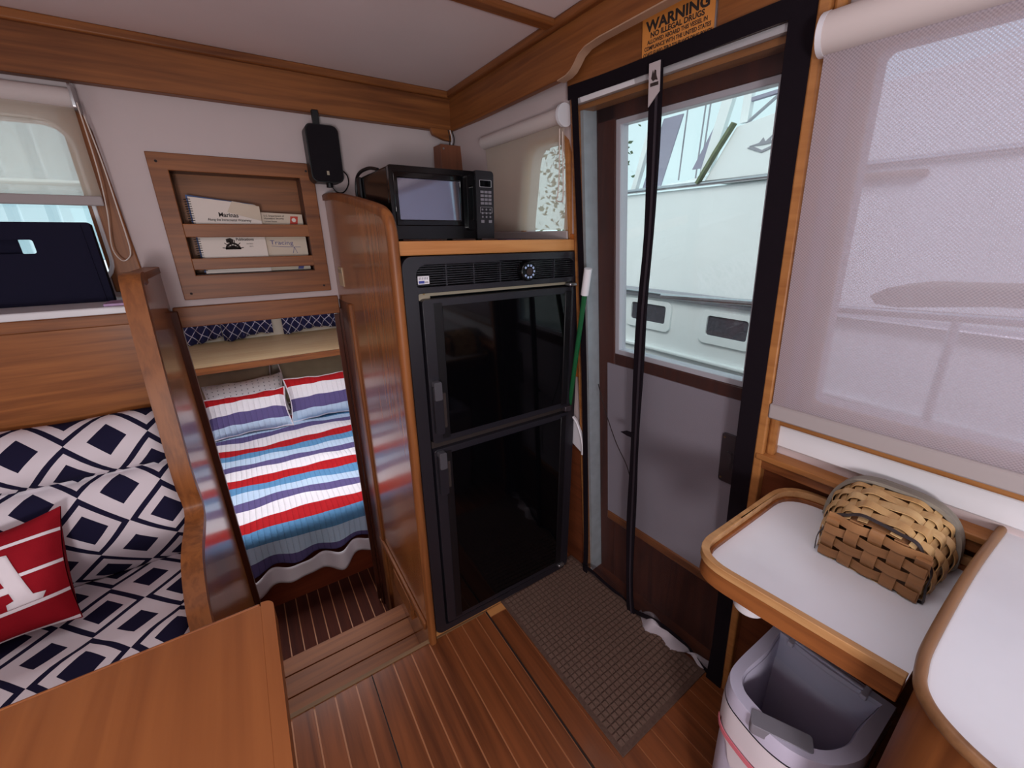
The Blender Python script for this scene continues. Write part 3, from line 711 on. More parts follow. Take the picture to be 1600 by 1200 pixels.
# head shelf, curtains, curtain wall
sf = thing('head_shelf', 'pale wooden shelf board above the pillows at the berth head', 'shelf', (-.9, 2.7, .5))
obj('board', box(-2.18, .28, 2.305, 3.19, .530, .556), SHELF_W, sf, bevel=.002)
obj('front_lip', box(-2.18, .28, 2.290, 2.306, .512, .560), TEAK_X, sf, bevel=.003)
obj('bracket', box(-1.43, -1.38, 2.32, 2.40, .33, .53), DARK_W, sf)
for i, (x0, x1, lab) in enumerate(((-1.48, -1.18, 'navy rope-print curtain at the settee side of the berth window'), (-1.175, -.80, 'middle navy rope-print curtain above the head shelf'), (-.72, -.20, 'navy rope-print curtain nearest the fridge side of the berth'))):
    c = obj('curtain', grid(60, 8, lambda u, v: (x0+(x1-x0)*u, 3.10+.025*math.sin(u*(x1-x0)*70+i), 1.15-.565*v-.02*math.sin(u*5+i)*v), lambda u, v: (x0+(x1-x0)*u*1.25, -.565*v),
              thick=lambda u, v: (x0+(x1-x0)*u, 3.103+.025*math.sin(u*(x1-x0)*70+i), 1.15-.565*v-.02*math.sin(u*5+i)*v)), ROPE, loc=(x0, 3.1, .6), smooth=180)
    tag(c, lab, 'curtain', 'curtains above the berth')

# ================================================================== BOOK RACK
rk = thing('book_rack', 'teak recessed rack with two slats holding booklets on the bulkhead', 'rack', (-.9, WY, 1.19))
obj('frame', slab([[(-1.145, 1.189), (-.665, 1.189), (-.665, 1.648), (-1.145, 1.648)], [(-1.096, 1.27), (-1.096, 1.598), (-.714, 1.598), (-.714, 1.27)]], XZ(WY), -.014, -.001), TEAK_X, rk, bevel=.002)
obj('back_board', box(-1.11, -.70, WY+.085, WY+.09, 1.25, 1.61), TEAK_X, rk)
obj('niche_box', slab([[(-1.099, 1.268), (-.712, 1.268), (-.712, 1.602), (-1.099, 1.602)], [(-1.096, 1.271), (-1.096, 1.599), (-.715, 1.599), (-.715, 1.271)]], XZ(WY), 0, .085), DARK_W, rk)
obj('slat', box(-1.097, -.712, WY-.012, WY-.002, 1.395, 1.438), TEAK_X, rk, bevel=.002)
obj('slat', box(-1.097, -.712, WY-.012, WY-.002, 1.288, 1.326), TEAK_X, rk, bevel=.002)
for x, z in ((-1.122, 1.622), (-.69, 1.622), (-1.122, 1.21), (-.69, 1.21)):
    obj('screw', cyl((x, WY-.013, z), (x, WY-.0155, z), .004, 10), INK, rk)
# booklets (plane leaning slightly, y about WY+.02)
def bk(y): return lambda u, v, n: (u, y-n, v)
b1 = thing('spiral_booklet', 'white spiral-bound marina booklet with curled corner in the rack', 'booklet', (-.96, WY+.025, 1.272))
obj('cover', slab([[(-1.066, 1.273), (-.862, 1.273), (-.862, 1.478), (-.866, 1.499), (-.876, 1.505), (-1.066, 1.525)]], XZ(WY+.018), 0, .004), PAPER, b1)
obj('page_block', slab([[(-1.062, 1.273), (-.864, 1.273), (-.864, 1.497), (-1.062, 1.52)]], XZ(WY+.023), 0, .006), PAPER2, b1)
for i in range(32):
    z = 1.282+i*.0075
    obj('wire_loop', tube([(-1.074, WY+.03, z), (-1.078, WY+.02, z+.001), (-1.068, WY+.014, z+.002), (-1.060, WY+.017, z+.002)], .0011, 5), INK, b1)
obj('curled_corner', grid(8, 8, lambda u, v: (-.862-.10*(1-u)*(1-v*.2), WY+.016-.016*math.sin(u*math.pi*.6)*v, 1.462+.036*v+.016*(1-u)-.012*(1-v)*u)), PAPER2, b1, smooth=180)
obj('lettering', text_bm('Marinas', .020, lambda u, v, n: (-.990+u, WY+.0175-n, 1.463+v-.03*u), bold=.02, width=.058), INK, b1)
obj('lettering', text_bm('Along the Intracoastal Waterway', .0115, lambda u, v, n: (-1.024+u, WY+.0175-n, 1.450+v-.02*u), bold=.015, width=.130), INK, b1)
obj('lettering', text_bm('Publications', .013, lambda u, v, n: (-.955+u, WY+.0175-n, 1.383+v), bold=.02, width=.055), INK, b1)
obj('lettering', text_bm('12th Edition', .006, lambda u, v, n: (-.925+u, WY+.0175-n, 1.370+v), width=.020), INK, b1)
obj('lettering', text_bm('2015', .006, lambda u, v, n: (-.917+u, WY+.0175-n, 1.361+v)), INK, b1)
wheel = NB()
ring = [(.024*math.cos(t), .024*math.sin(t)) for t in np.linspace(0, math.pi, 17)]; rin = [(.017*math.cos(t), .017*math.sin(t)) for t in np.linspace(math.pi, 0, 17)]
slab([[(x-.968, z+1.353) for x, z in ring+rin]], XZ(WY+.0172), 0, .0006, wheel)
for t in np.linspace(.2, math.pi-.2, 6):
    a = Vector((math.cos(t), math.sin(t))); b = Vector((-a.y, a.x))*.0013
    slab([[(-.968+p.x, 1.353+p.y) for p in (a*.004+b, a*.033+b, a*.033-b, a*.004-b)]], XZ(WY+.0172), 0, .0006, wheel)
slab([[(-.992, 1.353), (-.944, 1.353), (-.946, 1.358), (-.968, 1.368), (-.99, 1.358)]], XZ(WY+.0172), 0, .0006, wheel)
slab([[(-.985, 1.376), (-.965, 1.376), (-.962, 1.386), (-.972, 1.392), (-.986, 1.388)]], XZ(WY+.0172), 0, .0006, wheel)
obj('ship_wheel_print', wheel, INK, b1)
b2 = thing('coast_booklet', 'ivory booklet with red emblem beside the spiral-bound one in the rack', 'booklet', (-.79, WY+.03, 1.272))
obj('cover', slab([[(-.872, 1.273), (-.722, 1.273), (-.722, 1.475), (-.872, 1.481)]], XZ(WY+.032), 0, .008), PAPER2, b2)
for i, (tx, z, sz) in enumerate((('U.S. Department of', 1.466, .0085), ('Homeland Security', 1.457, .0085), ('United States', 1.447, .0075))):
    obj('lettering', text_bm(tx, sz, lambda u, v, n: (-.852+u, WY+.0315-n, z+v), bold=.01), INK, b2)
obj('emblem', slab([[(-.769, 1.44), (-.742, 1.44), (-.737, 1.468), (-.763, 1.468)]], XZ(WY+.0312), 0, .0006), REDC, b2)
obj('emblem_badge', cyl((-.753, WY+.031, 1.455), (-.753, WY+.0304, 1.455), .0075, 12), PAPER, b2)
obj('lettering', text_bm('Tracing', .022, lambda u, v, n: (-.848+u, WY+.0315-n, 1.368+v-.03*u), width=.078), BLUEINK, b2)
obj('rule_line', strip([(-.845, WY+.031, 1.362), (-.80, WY+.031, 1.3585), (-.745, WY+.031, 1.357)], (0, 0, .0006), (0, .0003, 0)), BLUEINK, b2)
obj('sail_print', strip([(-.775, WY+.031, 1.335), (-.768, WY+.031, 1.358), (-.760, WY+.031, 1.335)], (.0007, 0, 0), (0, .0003, 0)), BLUEINK, b2)
obj('blue_bar', slab([[(-.768, 1.275), (-.748, 1.275), (-.744, 1.287), (-.764, 1.287)]], XZ(WY+.0312), 0, .0006), BLUEINK, b2)
b3 = obj('blue_booklet', slab([[(-1.072, 1.275), (-.878, 1.275), (-.878, 1.508), (-1.072, 1.532)]], XZ(WY+.042), 0, .006), BLUEC, loc=(-.97, WY+.045, 1.272))
tag(b3, 'blue booklet peeking out behind the white spiral-bound booklet', 'booklet')

# ================================================================== SPEAKER
sp_ = thing('wall_speaker', 'small black loudspeaker hanging under the beam above the book rack', 'speaker', (-.63, .70, 1.575))
obj('body', slab([rrect(-.684, -.574, 1.580, 1.765, .022, 6)], XZ(.655), .006, .075), BLACKP, sp_, bevel=.008)
obj('grille', slab([rrect(-.680, -.578, 1.584, 1.761, .020, 6)], XZ(.655), -.002, .008), plain('speaker_cloth', srgb(26, 22, 27), .9, bump=.6, spec=.15, bscale=350), sp_, bevel=.004)
obj('badge', box(-.633, -.625, .652, .6535, 1.604, 1.617), CREAM, sp_)
obj('bracket', box(-.650, -.628, .68, .70, 1.763, 1.812), BLACKP, sp_, bevel=.002)
obj('knob', cyl((-.622, .69, 1.580), (-.622, .69, 1.566), .012, 12), BLACKP, sp_)
obj('cable', tube(smoothpath([(-.615, .69, 1.570), (-.60, .69, 1.552), (-.575, .69, 1.553), (-.555, .69, 1.58), (-.553, .70, 1.612), (-.57, .71, 1.632)]), .0025, 6), BLACKP, sp_)
obj('cable', tube(smoothpath([(-.648, .70, 1.812), (-.645, .69, 1.79), (-.638, .685, 1.77)]), .002, 6), BLACKP, sp_)

# ================================================================== WINDOW BLINDS
b = thing('roller_blind', 'half-lowered pale roller blind over the window above the settee', 'blind', (-1.6, .70, 1.48))
obj('roll', cyl((-2.1, .715, 1.762), (-1.268, .715, 1.762), .026, 20), ROLLER, b)
obj('end_bracket', slab([rrect(.685, .75, 1.73, 1.798, .012, 4)], YZ(-1.267), 0, .006), CHROME, b)
obj('cloth', grid(30, 8, lambda u, v: (-2.1+.83*u, .702+.003*hn(u*8, v*3), 1.745-.236*v), thick=lambda u, v: (-2.1+.83*u, .7035+.003*hn(u*8, v*3), 1.745-.236*v)), BLINDL, b, smooth=180)
obj('hem_bar', box(-2.1, -1.270, .698, .708, 1.485, 1.512), HEM, b, bevel=.003)
obj('bead_chain', tube(smoothpath([(-1.258, .69, 1.75), (-1.258, .69, 1.59), (-1.268, .70, 1.47), (-1.283, .70, 1.37), (-1.272, .70, 1.330), (-1.255, .70, 1.332), (-1.243, .705, 1.36), (-1.243, .705, 1.46), (-1.245, .70, 1.60), (-1.252, .695, 1.72)]), .0017, 6), BEADM, b)
b = thing('roller_blind', 'lowered pale roller blind over the small window beside the microwave', 'blind', WB(-.24, 1.38, -.03))
obj('roll', cyl(WB(-.452, 1.727, -.030), WB(-.022, 1.735, -.030), .022, 20), ROLLER, b)
obj('end_bracket', cyl(WB(-.024, 1.733, -.030), WB(-.014, 1.733, -.030), .031, 20), WHITEP, b)
obj('cloth', grid(20, 8, lambda u, v: WB(-.447+.425*u, 1.715-.30*v, -.030), thick=lambda u, v: WB(-.447+.425*u, 1.715-.30*v, -.0285)), BLINDL, b)
obj('hem_bar', wbox(-.447, -.022, 1.385, 1.412, -.034, -.026), HEM, b, bevel=.003)
obj('bead_chain', tube(smoothpath([WB(-.030, 1.70, -.04), WB(-.034, 1.58, -.045), WB(-.045, 1.52, -.045), WB(-.052, 1.505, -.045), WB(-.03, 1.50, -.045), WB(-.02, 1.52, -.045), WB(-.018, 1.69, -.04)]), .002, 6), BEADM, b)
b = thing('roller_blind', 'large lowered roller screen blind over the window beside the door', 'blind', WB(1.2, .97, -.05))
obj('roll', cyl(WB(.648, 1.720, -.045), WB(2.05, 1.720, -.045), .032, 24), ROLLER, b)
obj('end_bracket', slab([rrect(.640, .690, 1.655, 1.735, .006, 3)], WB, -.020, -.012), CHROME, b, bevel=.001)
obj('end_cap', cyl(WB(.641, 1.720, -.045), WB(.650, 1.720, -.045), .033, 24), WHITEP, b)
def bl(u, v, n=0.): return WB(.650-.004*v+1.40*u, 1.700-.685*v, -.052+.018*v+n)
obj('cloth', grid(40, 10, lambda u, v: bl(u, v), thick=lambda u, v: bl(u, v, .0015)), BLIND, b)
obj('hem_bar', hexa(NB(), WB, (.642, 2.046), (.985, 1.022), (-.040, -.029)), HEM, b, bevel=.004)

# ================================================================== NAVY BIN ON LEDGE, MAGAZINE
nb = thing('storage_bin', 'navy canvas storage bin with cut-out handle on the window ledge', 'storage bin', (-1.5, .60, 1.216))
fX = lambda y: (lambda u, v, n: (u, y+n, v))
obj('front', slab([rrect(-1.72, -1.298, 1.2165, 1.436, .006, 3), rrect(-1.54, -1.422, 1.355, 1.391, .006, 3)[::-1]], fX(.600), 0, .004), NAVYC, nb, bevel=.0015)
obj('back', slab([rrect(-1.72, -1.305, 1.2165, 1.432, .006, 3), rrect(-1.4585, -1.425, 1.354, 1.393, .003, 3)[::-1]], fX(.632), 0, .004), NAVYC, nb)
obj('side', slab([[(.603, 1.2165), (.633, 1.2165), (.633, 1.43), (.603, 1.434)]], YZ(-1.303), 0, .004), NAVYC, nb)
obj('bottom', box(-1.72, -1.303, .603, .633, 1.2165, 1.220), NAVYC, nb)
obj('flap_seam', tube([(-1.318, .5985, 1.43), (-1.315, .5985, 1.22)], .0015, 5), NAVYC, nb)
mg = obj('magazine', slab([rrect(-1.30, -1.232, .47, .56, .002, 2)], XY(1.2165), 0, .006), plain('striped_magazine', srgb(186, 150, 190), .5, noise=.4, nscale=25), loc=(-1.26, .5, 1.2165))
tag(mg, 'folded colourful leaflet lying on the window ledge by the settee post', 'leaflet')

# ================================================================== FRIDGE CABINET
fc = thing('fridge_cabinet', 'varnished teak cabinet built around the black refrigerator', 'cabinet', (-.3, .4, 0))
pp_ = [(.748, 1.537), (.60, 1.530), (.40, 1.508), (.17, 1.476), (.06, 1.458), (.015, 1.446), (-.008, 1.428), (-.020, 1.40), (-.022, 1.36)]
prof = pp_ + [(-.022, -.182), (.368, -.182), (.368, -.49), (.748, -.49)]
obj('side_panel', slab([prof], YZ(-.638), 0, .016), PANEL_Z, fc)
def edge_sec(path, hw, ht, x):
    bm = NB(); rings = []
    for i, p in enumerate(path):
        d = (path[min(i+1, len(path)-1)]-path[max(i-1, 0)]).normalized(); n = Vector((0, d.z, -d.y))
        rings.append([bm.verts.new(Vector((x+a, p.y, p.z))+n*b) for a, b in ((-hw, -ht), (-hw, ht*.5), (-hw*.5, ht), (hw*.5, ht), (hw, ht*.5), (hw, -ht))])
    for A, B in zip(rings, rings[1:]):
        for k in range(6): bm.faces.new((A[k], A[(k+1) % 6], B[(k+1) % 6], B[k]))
    bm.faces.new(rings[0][::-1]); bm.faces.new(rings[-1]); return bm
path = smoothpath([(0, a, b) for a, b in pp_], 4) + [Vector((0, -.022, z)) for z in (1.2, .8, .4, .1, -.16)]
obj('edge_trim', edge_sec(path, .0125, .012, -.6325), TEAK_Z, fc, smooth=50)
obj('top', box(-.620, .0, .0, .745, 1.350, 1.378), TEAK_X, fc)
obj('top_edge', box(-.618, .002, -.014, .0, 1.344, 1.380), LIGHT_X, fc, bevel=.003)
obj('kick_trim', box(-.650, -.638, .012, .57, .035, .066), TEAK_Y, fc, bevel=.003)
obj('kick_block', box(-.652, -.638, .16, .37, -.06, .033), SILL_W, fc, bevel=.002)
obj('toe_board', box(-.620, .0, -.010, .02, .0, .022), LIGHT_X, fc)
obj('carcass_side', box(-.02, .0, .04, .745, .0, 1.35), DARK_W, fc)
obj('switch_plate', box(-.641, -.638, .60, .672, 1.213, 1.284), SWITCH, fc, bevel=.001, label='ivory plate')
obj('switch_rocker', box(-.6425, -.640, .605, .667, 1.262, 1.276), CREAM, fc)

# ================================================================== REFRIGERATOR
rf = thing('refrigerator', 'black two-door refrigerator with vent grille set into the teak cabinet', 'refrigerator', (-.31, .0, .02))
X0, X1, Z0, Z1 = -.6165, .0, .020, 1.342
FY = XZ(0)
obj('housing', box(-.600, -.022, .02, .60, .03, 1.335), BLACKP, rf)
obj('flange', slab([rrect(X0, X1, Z0, Z1, .03, 6), rrect(-.580, -.026, 1.262, 1.320, (.03, .03, .008, .008), 5)[::-1], rrect(-.578, -.034, .050, 1.246, .006, 3)[::-1]], FY, -.022, .02), BLACKM, rf, bevel=.006)
obj('grille_back', box(-.585, -.02, .012, .016, 1.258, 1.324), plain('grille_dark', srgb(14, 12, 14), .3), rf)
sl = NB()
for i in range(9):
    z = 1.266+i*.0062
    box(-.578+(.012 if i > 6 else 0), -.03-(.012 if i > 6 else 0), -.013, .004, z, z+.0022, sl)
obj('vent_louvre', sl, BLACKM, rf, kind='stuff')
for xx in (-.49, -.404, -.315, -.11):
    obj('louvre_divider', box(xx-.002, xx+.002, -.015, .0, 1.262, 1.320), BLACKM, rf)
k = obj('thermostat_knob', cyl((-.222, .0, 1.288), (-.222, -.034, 1.288), .034, 28, .028), MWB, rf, bevel=.002)
obj('knob_centre', cyl((-.222, -.033, 1.288), (-.222, -.036, 1.288), .011, 18), INK, k)
dl = NB()
for i in range(9):
    t = math.radians(140-i*35); c, s = math.cos(t), math.sin(t)
    slab([[(-.222+c*.015-s*.003, 1.288+s*.015+c*.003), (-.222+c*.021-s*.003, 1.288+s*.021+c*.003), (-.222+c*.021+s*.003, 1.288+s*.021-c*.003), (-.222+c*.015+s*.003, 1.288+s*.015-c*.003)]], XZ(-.0346), 0, .0008, dl)
obj('dial_marking', dl, plain('pale_blue_print', srgb(160, 178, 214), .5), k)
bd_ = obj('maker_badge', box(-.574, -.542, -.016, -.013, 1.270, 1.291), WHITEP, rf)
obj('badge_print', box(-.572, -.556, -.0165, -.0158, 1.272, 1.279), plain('royal_blue', srgb(50, 60, 140), .5), bd_)
obj('badge_lettering', text_bm('NOVA', .008, lambda u, v, n: (-.571+u, -.0162-n, 1.282+v), width=.026) if False else box(-.555, -.545, -.0165, -.0158, 1.273, 1.277), LGREY, bd_)
for i in range(6):
    obj('badge_stroke', box(-.571+i*.0045, -.569+i*.0045, -.0165, -.0158, 1.282, 1.2885), GREYP, bd_)
obj('seal', box(-.577, -.036, -.006, -.0005, 1.236, 1.244), CREAM, rf)
obj('seal_corner', box(-.577, -.54, -.008, -.001, 1.226, 1.250), CREAM, rf)
obj('seal_screw', cyl((-.558, -.008, 1.243), (-.558, -.0095, 1.243), .003, 8), BRASS, rf)
def fdoor(z0, z1, hz0, hz1):
    d = obj('door', slab([rrect(-.572, -.036, z0, z1, .010, 4)], FY, -.030, .0), BLACKM, rf, bevel=.006, seg=3)
    obj('door_glass', box(-.515, -.075, -.032, -.0295, z0+.020, z1-.020), BLACKG, d)
    obj('side_strip', box(-.540, -.516, -.0325, -.029, z0+.012, z1-.012), BLACKP, d)
    obj('side_strip', box(-.074, -.048, -.0345, -.029, z0+.012, z1-.012), BLACKP, d, bevel=.002)
    h = obj('handle', slab([rrect(-.566, -.538, hz0, hz1, .006, 3)], FY, -.046, -.030), BLACKM, d, bevel=.004)
    obj('handle_cap', slab([rrect(-.564, -.540, hz1-.045, hz1+.012, .005, 3)], FY, -.050, -.030), plain('worn_black', srgb(70, 68, 74), .35), h, bevel=.004)
    obj('handle_recess', box(-.537, -.524, -.0335, -.030, hz0+.015, hz1-.03), INK, h)
fdoor(.795, 1.230, .828, .985)
fdoor(.062, .772, .615, .755)
obj('door_gap', box(-.572, -.036, -.012, -.002, .772, .795), INK, rf)
for z, h in ((.789, .02), (.056, .012), (1.238, .010)):
    obj('hinge', box(-.060, -.030, -.040, -.012, z-h/2, z+h/2), CHROME if h < .02 else DMETAL, rf, bevel=.003)

# ================================================================== MICROWAVE
mw = thing('microwave_oven', 'black countertop microwave standing on top of the refrigerator cabinet', 'microwave', (-.43, .25, 1.378))
MX0, MX1, MY0, MZ0, MZ1 = -.588, -.266, .10, 1.384, 1.575
obj('body', box(MX0, MX1, MY0+.014, MY0+.31, MZ0, MZ1-.004), MWB, mw, bevel=.006)
for xx in (-.56, -.30):
    for yy in (.14, .36):
        obj('foot', cyl((xx, yy, 1.378), (xx, yy, 1.386), .010, 10), BLACKP, mw)
dd = obj('door', slab([rrect(MX0, -.329, MZ0, MZ1-.003, .006, 3), [(-.574, 1.425), (-.574, 1.552), (-.374, 1.552), (-.374, 1.425)]], XZ(MY0), 0, .015), MWB, mw, bevel=.003)
obj('bezel', slab([[(-.578, 1.420), (-.370, 1.420), (-.370, 1.557), (-.578, 1.557)], [(-.566, 1.436), (-.566, 1.541), (-.380, 1.541), (-.380, 1.436)]], lambda u, v, n: (u, MY0-.003+n, v), 0, .008), BLACKG, dd, bevel=.002)
obj('door_window', slab([rrect(-.568, -.378, 1.434, 1.543, .004, 3)], XZ(MY0+.003), 0, .004), MWG, dd)
obj('handle', slab([rrect(-.362, -.334, 1.408, 1.562, .010, 4), rrect(-.356, -.343, 1.436, 1.532, .006, 4)[::-1]], XZ(MY0), -.012, .002), MWB, dd, bevel=.004)
cp_ = obj('control_panel', slab([rrect(-.327, MX1, MZ0, MZ1, (.010, .002, .002, .004), 4)], XZ(MY0), -.003, .014), plain('control_panel_black', srgb(30, 27, 32), .45, spec=.3), mw, bevel=.002)
obj('display', box(-.313, -.276, MY0-.0042, MY0-.0028, 1.532, 1.548), BLACKG, cp_)
obj('display_border', slab([rrect(-.315, -.274, 1.530, 1.550, .002, 2), rrect(-.3138, -.2752, 1.5312, 1.5488, .0015, 2)[::-1]], XZ(MY0), -.0045, -.0028), LGREY, cp_)
kb = NB()
for r_ in range(4):
    for c_ in range(3): box(-.3125+c_*.0135, -.3018+c_*.0135, MY0-.0042, MY0-.003, 1.5135-r_*.0105, 1.5205-r_*.0105, kb)
for r_ in range(3):
    for c_ in range(3): cyl((-.307+c_*.0135, MY0-.003, 1.468-r_*.0105), (-.307+c_*.0135, MY0-.0042, 1.468-r_*.0105), .003, 8, bm=kb)
for c_ in (0, 2): box(-.3125+c_*.0135, -.3018+c_*.0135, MY0-.0042, MY0-.003, 1.430, 1.438, kb)
obj('keypad_button', kb, GREYP, cp_, kind='stuff')
obj('print_outline', slab([rrect(-.3145, -.273, 1.458, 1.4755, .002, 2), rrect(-.3138, -.2737, 1.4587, 1.4748, .0015, 2)[::-1]], XZ(MY0), -.0043, -.003), LGREY, cp_)
obj('power_cord', tube(smoothpath([(-.585, .43, 1.40), (-.592, .43, 1.50), (-.592, .425, 1.555), (-.586, .40, 1.583), (-.57, .34, 1.592), (-.56, .28, 1.582)]), .005, 8), BLACKP, mw)
obj('cord_clip', box(-.597, -.587, .37, .405, 1.44, 1.57), BLACKP, mw, bevel=.004)
lf_ = obj('leaflet', slab([[(-.262, .03), (-.215, .022), (-.205, .07), (-.262, .085)]], lambda u, v, n: (u, v, 1.3785+n), 0, .003), plain('navy_leaflet', srgb(36, 40, 92), .5), loc=(-.24, .05, 1.3785))
tag(lf_, 'navy folded leaflet lying beside the microwave', 'leaflet')
# wooden junction board in the corner above the microwave
jb = thing('wooden_wire_box', 'small brown wooden box with wires in the corner behind the microwave', 'box', (-.12, .69, 1.62))
obj('board', box(-.178, -.066, .66, .735, 1.60, 1.748), wood('red_board', srgb(104, 56, 40), srgb(130, 74, 54), 'Z', .45), jb, bevel=.002)
obj('screw', cyl((-.166, .66, 1.732), (-.166, .657, 1.732), .004, 10), CHROME, jb)
for i in range(3): obj('wire', tube(smoothpath([(-.122+i*.008, .70, 1.745), (-.118+i*.010, .695, 1.775), (-.122+i*.009, .70, 1.81)]), .002, 5), WHITEP if i == 1 else INK, jb)

# ================================================================== MOP AND DUSTPAN BETWEEN FRIDGE AND DOOR
mp_ = thing('broom', 'green broom pole with white grip leaning between refrigerator and door', 'broom', (.04, .22, .0))
pa = Vector((-.058, -.118, 1.294)); dirp = (Vector((.042, .14, .05))-pa).normalized(); q1 = pa+dirp*.085
obj('pole', tube([q1, Vector((.042, .14, .05))], .0085, 10), GREEN, mp_)
obj('grip', tube([pa, pa+dirp*.004, pa+dirp*.045, q1], .0125, 12), WHITEP, mp_)
obj('head', box(.026, .052, .08, .24, .004, .06), WHITEP, mp_, bevel=.01)
dp = thing('dustpan', 'white plastic dustpan tucked behind the refrigerator edge', 'dustpan', WB(-.02, .60, -.03))
obj('pan', slab([[(-.10, .63), (-.04, .625), (.018, .598), (.022, .64), (.012, .69), (-.012, .735), (-.05, .758), (-.10, .765)]], WB, -.030, -.022), WHITEP, dp, bevel=.002)
obj('lip', tube(smoothpath([WB(-.06, .758, -.032), WB(-.012, .735, -.034), WB(.012, .69, -.034), WB(.022, .64, -.034), WB(.019, .598, -.033)], 5), .0045, 6), WHITEP, dp)
obj('handle', slab([[(-.07, .74), (-.035, .75), (-.030, .85), (-.05, .87), (-.075, .86)]], WB, -.034, -.022), WHITEP, dp, bevel=.004)

# ================================================================== INSECT SCREEN IN THE DOORWAY
sc_ = thing('screen_curtain', 'black-bordered magnetic insect screen hanging in the doorway', 'insect screen', WB(.31, 0, -.03))
def sag(s, t):
    return -.026-.006*math.sin(s*9+t*2)-.02*max(0, .12-t)/.12*math.sin(s*23)
def sx(s, t):           # fabric bows in a little at mid height
    return s + (.020*math.sin(math.pi*max(0, min(1, t/1.78))) if s < .3 else 0)
NET0 = .012
def netf(s0, s1, t0, t1): return lambda u, v: WB(sx(s0+(s1-s0)*u, t0+(t1-t0)*v), t0+(t1-t0)*v+ (.03*math.sin((s0+(s1-s0)*u)*21) if v == 0 else 0), sag(s0+(s1-s0)*u, t0+(t1-t0)*v))
obj('net_panel', grid(16, 24, netf(.0, .292, NET0, 1.77)), NET, sc_, smooth=180)
obj('net_panel', grid(16, 24, netf(.292, .62, NET0, 1.77)), NET, sc_, smooth=180)
def tape(pts, hw, name='border_tape', nrm=None):
    W = [Vector(WB(s, t, sag(s, t)-.0025)) for s, t in pts]; Nv = Vector(NW)
    def wv(i):
        d = (W[min(i+1, len(W)-1)]-W[max(i-1, 0)]).normalized(); return d.cross(Nv).normalized()*hw
    return obj(name, strip(W, wv, Nv*.0012), TAPE, sc_)
tape([(sx(.020, t), t) for t in np.linspace(0.0, 1.79, 18)], .012)
tape([(.600, t) for t in np.linspace(-.0, 1.80, 14)], .024)
tape([(s, 1.784-.004*math.sin(s*5)) for s in np.linspace(-.004, .622, 12)], .017)
tape([(s, .03+.025*math.sin(s*21)) for s in np.linspace(.0, .60, 30)], .010, 'bottom_tape')
cs = [(.302, 1.775), (.298, 1.6), (.291, 1.4), (.275, 1.2), (.268, 1.0), (.263, .8), (.260, .6), (.257, .4), (.258, .2), (.262, .05), (.275, -.01)]
W = [Vector(WB(s, t, sag(s, t)-.012)) for s, t in cs]
obj('centre_strap', strip(smoothpath(W, 3), lambda i: Vector(DD)*(.0145+.002*math.sin(i*.7)), Vector(NW)*.004), TAPE, sc_, smooth=40)
obj('centre_seam', strip(smoothpath([w-Vector(NW)*.0055+Vector(DD)*.006 for w in W], 3), Vector(DD)*.003, Vector(NW)*.0012), plain('strap_sheen', srgb(44, 36, 44), .6), sc_)
obj('pull_tab', slab([[(.262, .775), (.262, .792), (.235, .790), (.212, .778), (.222, .777), (.24, .774)]], WB, -.045, -.040), TAPE, sc_)
obj('loose_cord', tube(smoothpath([WB(.094, .908, -.02), WB(.123, .821, -.02), WB(.172, .713, -.02), WB(.223, .634, -.02), WB(.243, .553, -.02), WB(.24, .455, -.02)]), .0016, 5), INK, sc_)
tg = obj('brand_tag', slab([[(.286, 1.688), (.316, 1.715), (.316, 1.775), (.286, 1.775)]], WB, -.0455, -.0435), plain('grey_tag', srgb(176, 164, 166), .7), sc_)
tgm = NB()
slab([[(.293, 1.744), (.297, 1.760), (.300, 1.752), (.302, 1.76), (.306, 1.758), (.307, 1.748), (.311, 1.738), (.304, 1.74), (.298, 1.738)]], WB, -.0462, -.0455, tgm)
obj('tag_print', tgm, INK, tg)
obj('tag_lettering', wbox(.291, .313, 1.728, 1.735, -.0462, -.0455), INK, tg)
rg = thing('white_rag', 'crumpled white cloth lying along the foot of the screened door', 'cloth', WB(.40, .0, -.06))
def ragf(u, v):
    s = .29+.30*u
    return WB(s, .012+.055*math.sin(math.pi*v)*(.6+.5*math.sin(u*7+.5))*math.sin(math.pi*min(1, u*1.1+.05)), -.005-.06*v*(.55+.3*math.sin(u*5))-.012*math.sin(u*19+v*4))
obj('fold', grid(40, 14, ragf, thick=lambda u, v: tuple(Vector(ragf(u, v))+Vector((0, 0, -.003)))), plain('dull_white_cloth', srgb(176, 168, 176), .8), rg, smooth=180)

# ================================================================== WARNING SIGN
sg = thing('warning_sign', 'amber warning sign with black lettering on the header over the door', 'sign', WB(.33, 1.81, -.014))
obj('plate', wbox(.242, .424, 1.776, 1.884, -.016, -.0125), SIGNB, sg, bevel=.0008)
obj('edge_strip', wbox(.424, .4275, 1.776, 1.884, -.017, -.0125), CHROME, sg)
def sgm(cx, t): return lambda u, v, n: WB(cx+u, t+v, -.0162-n)
for tx, t, sz, wd, bo in (('WARNING', 1.8475, .0285, .158, .035), ('NO ILLEGAL DRUGS', 1.8345, .0145, .134, .03), ('ALLOWED ABOARD THIS VESSEL IN', 1.8230, .0112, .150, .022), ('COMPLIANCE WITH THE UNITED STATES', 1.8115, .0112, .166, .022), ('COAST GUARD ZERO TOLERANCE DRUG POLICY', 1.7995, .0112, .172, .022)):
    obj('lettering', text_bm(tx, sz, sgm(.333, t), align='CENTER', width=wd, bold=bo), INK, sg)

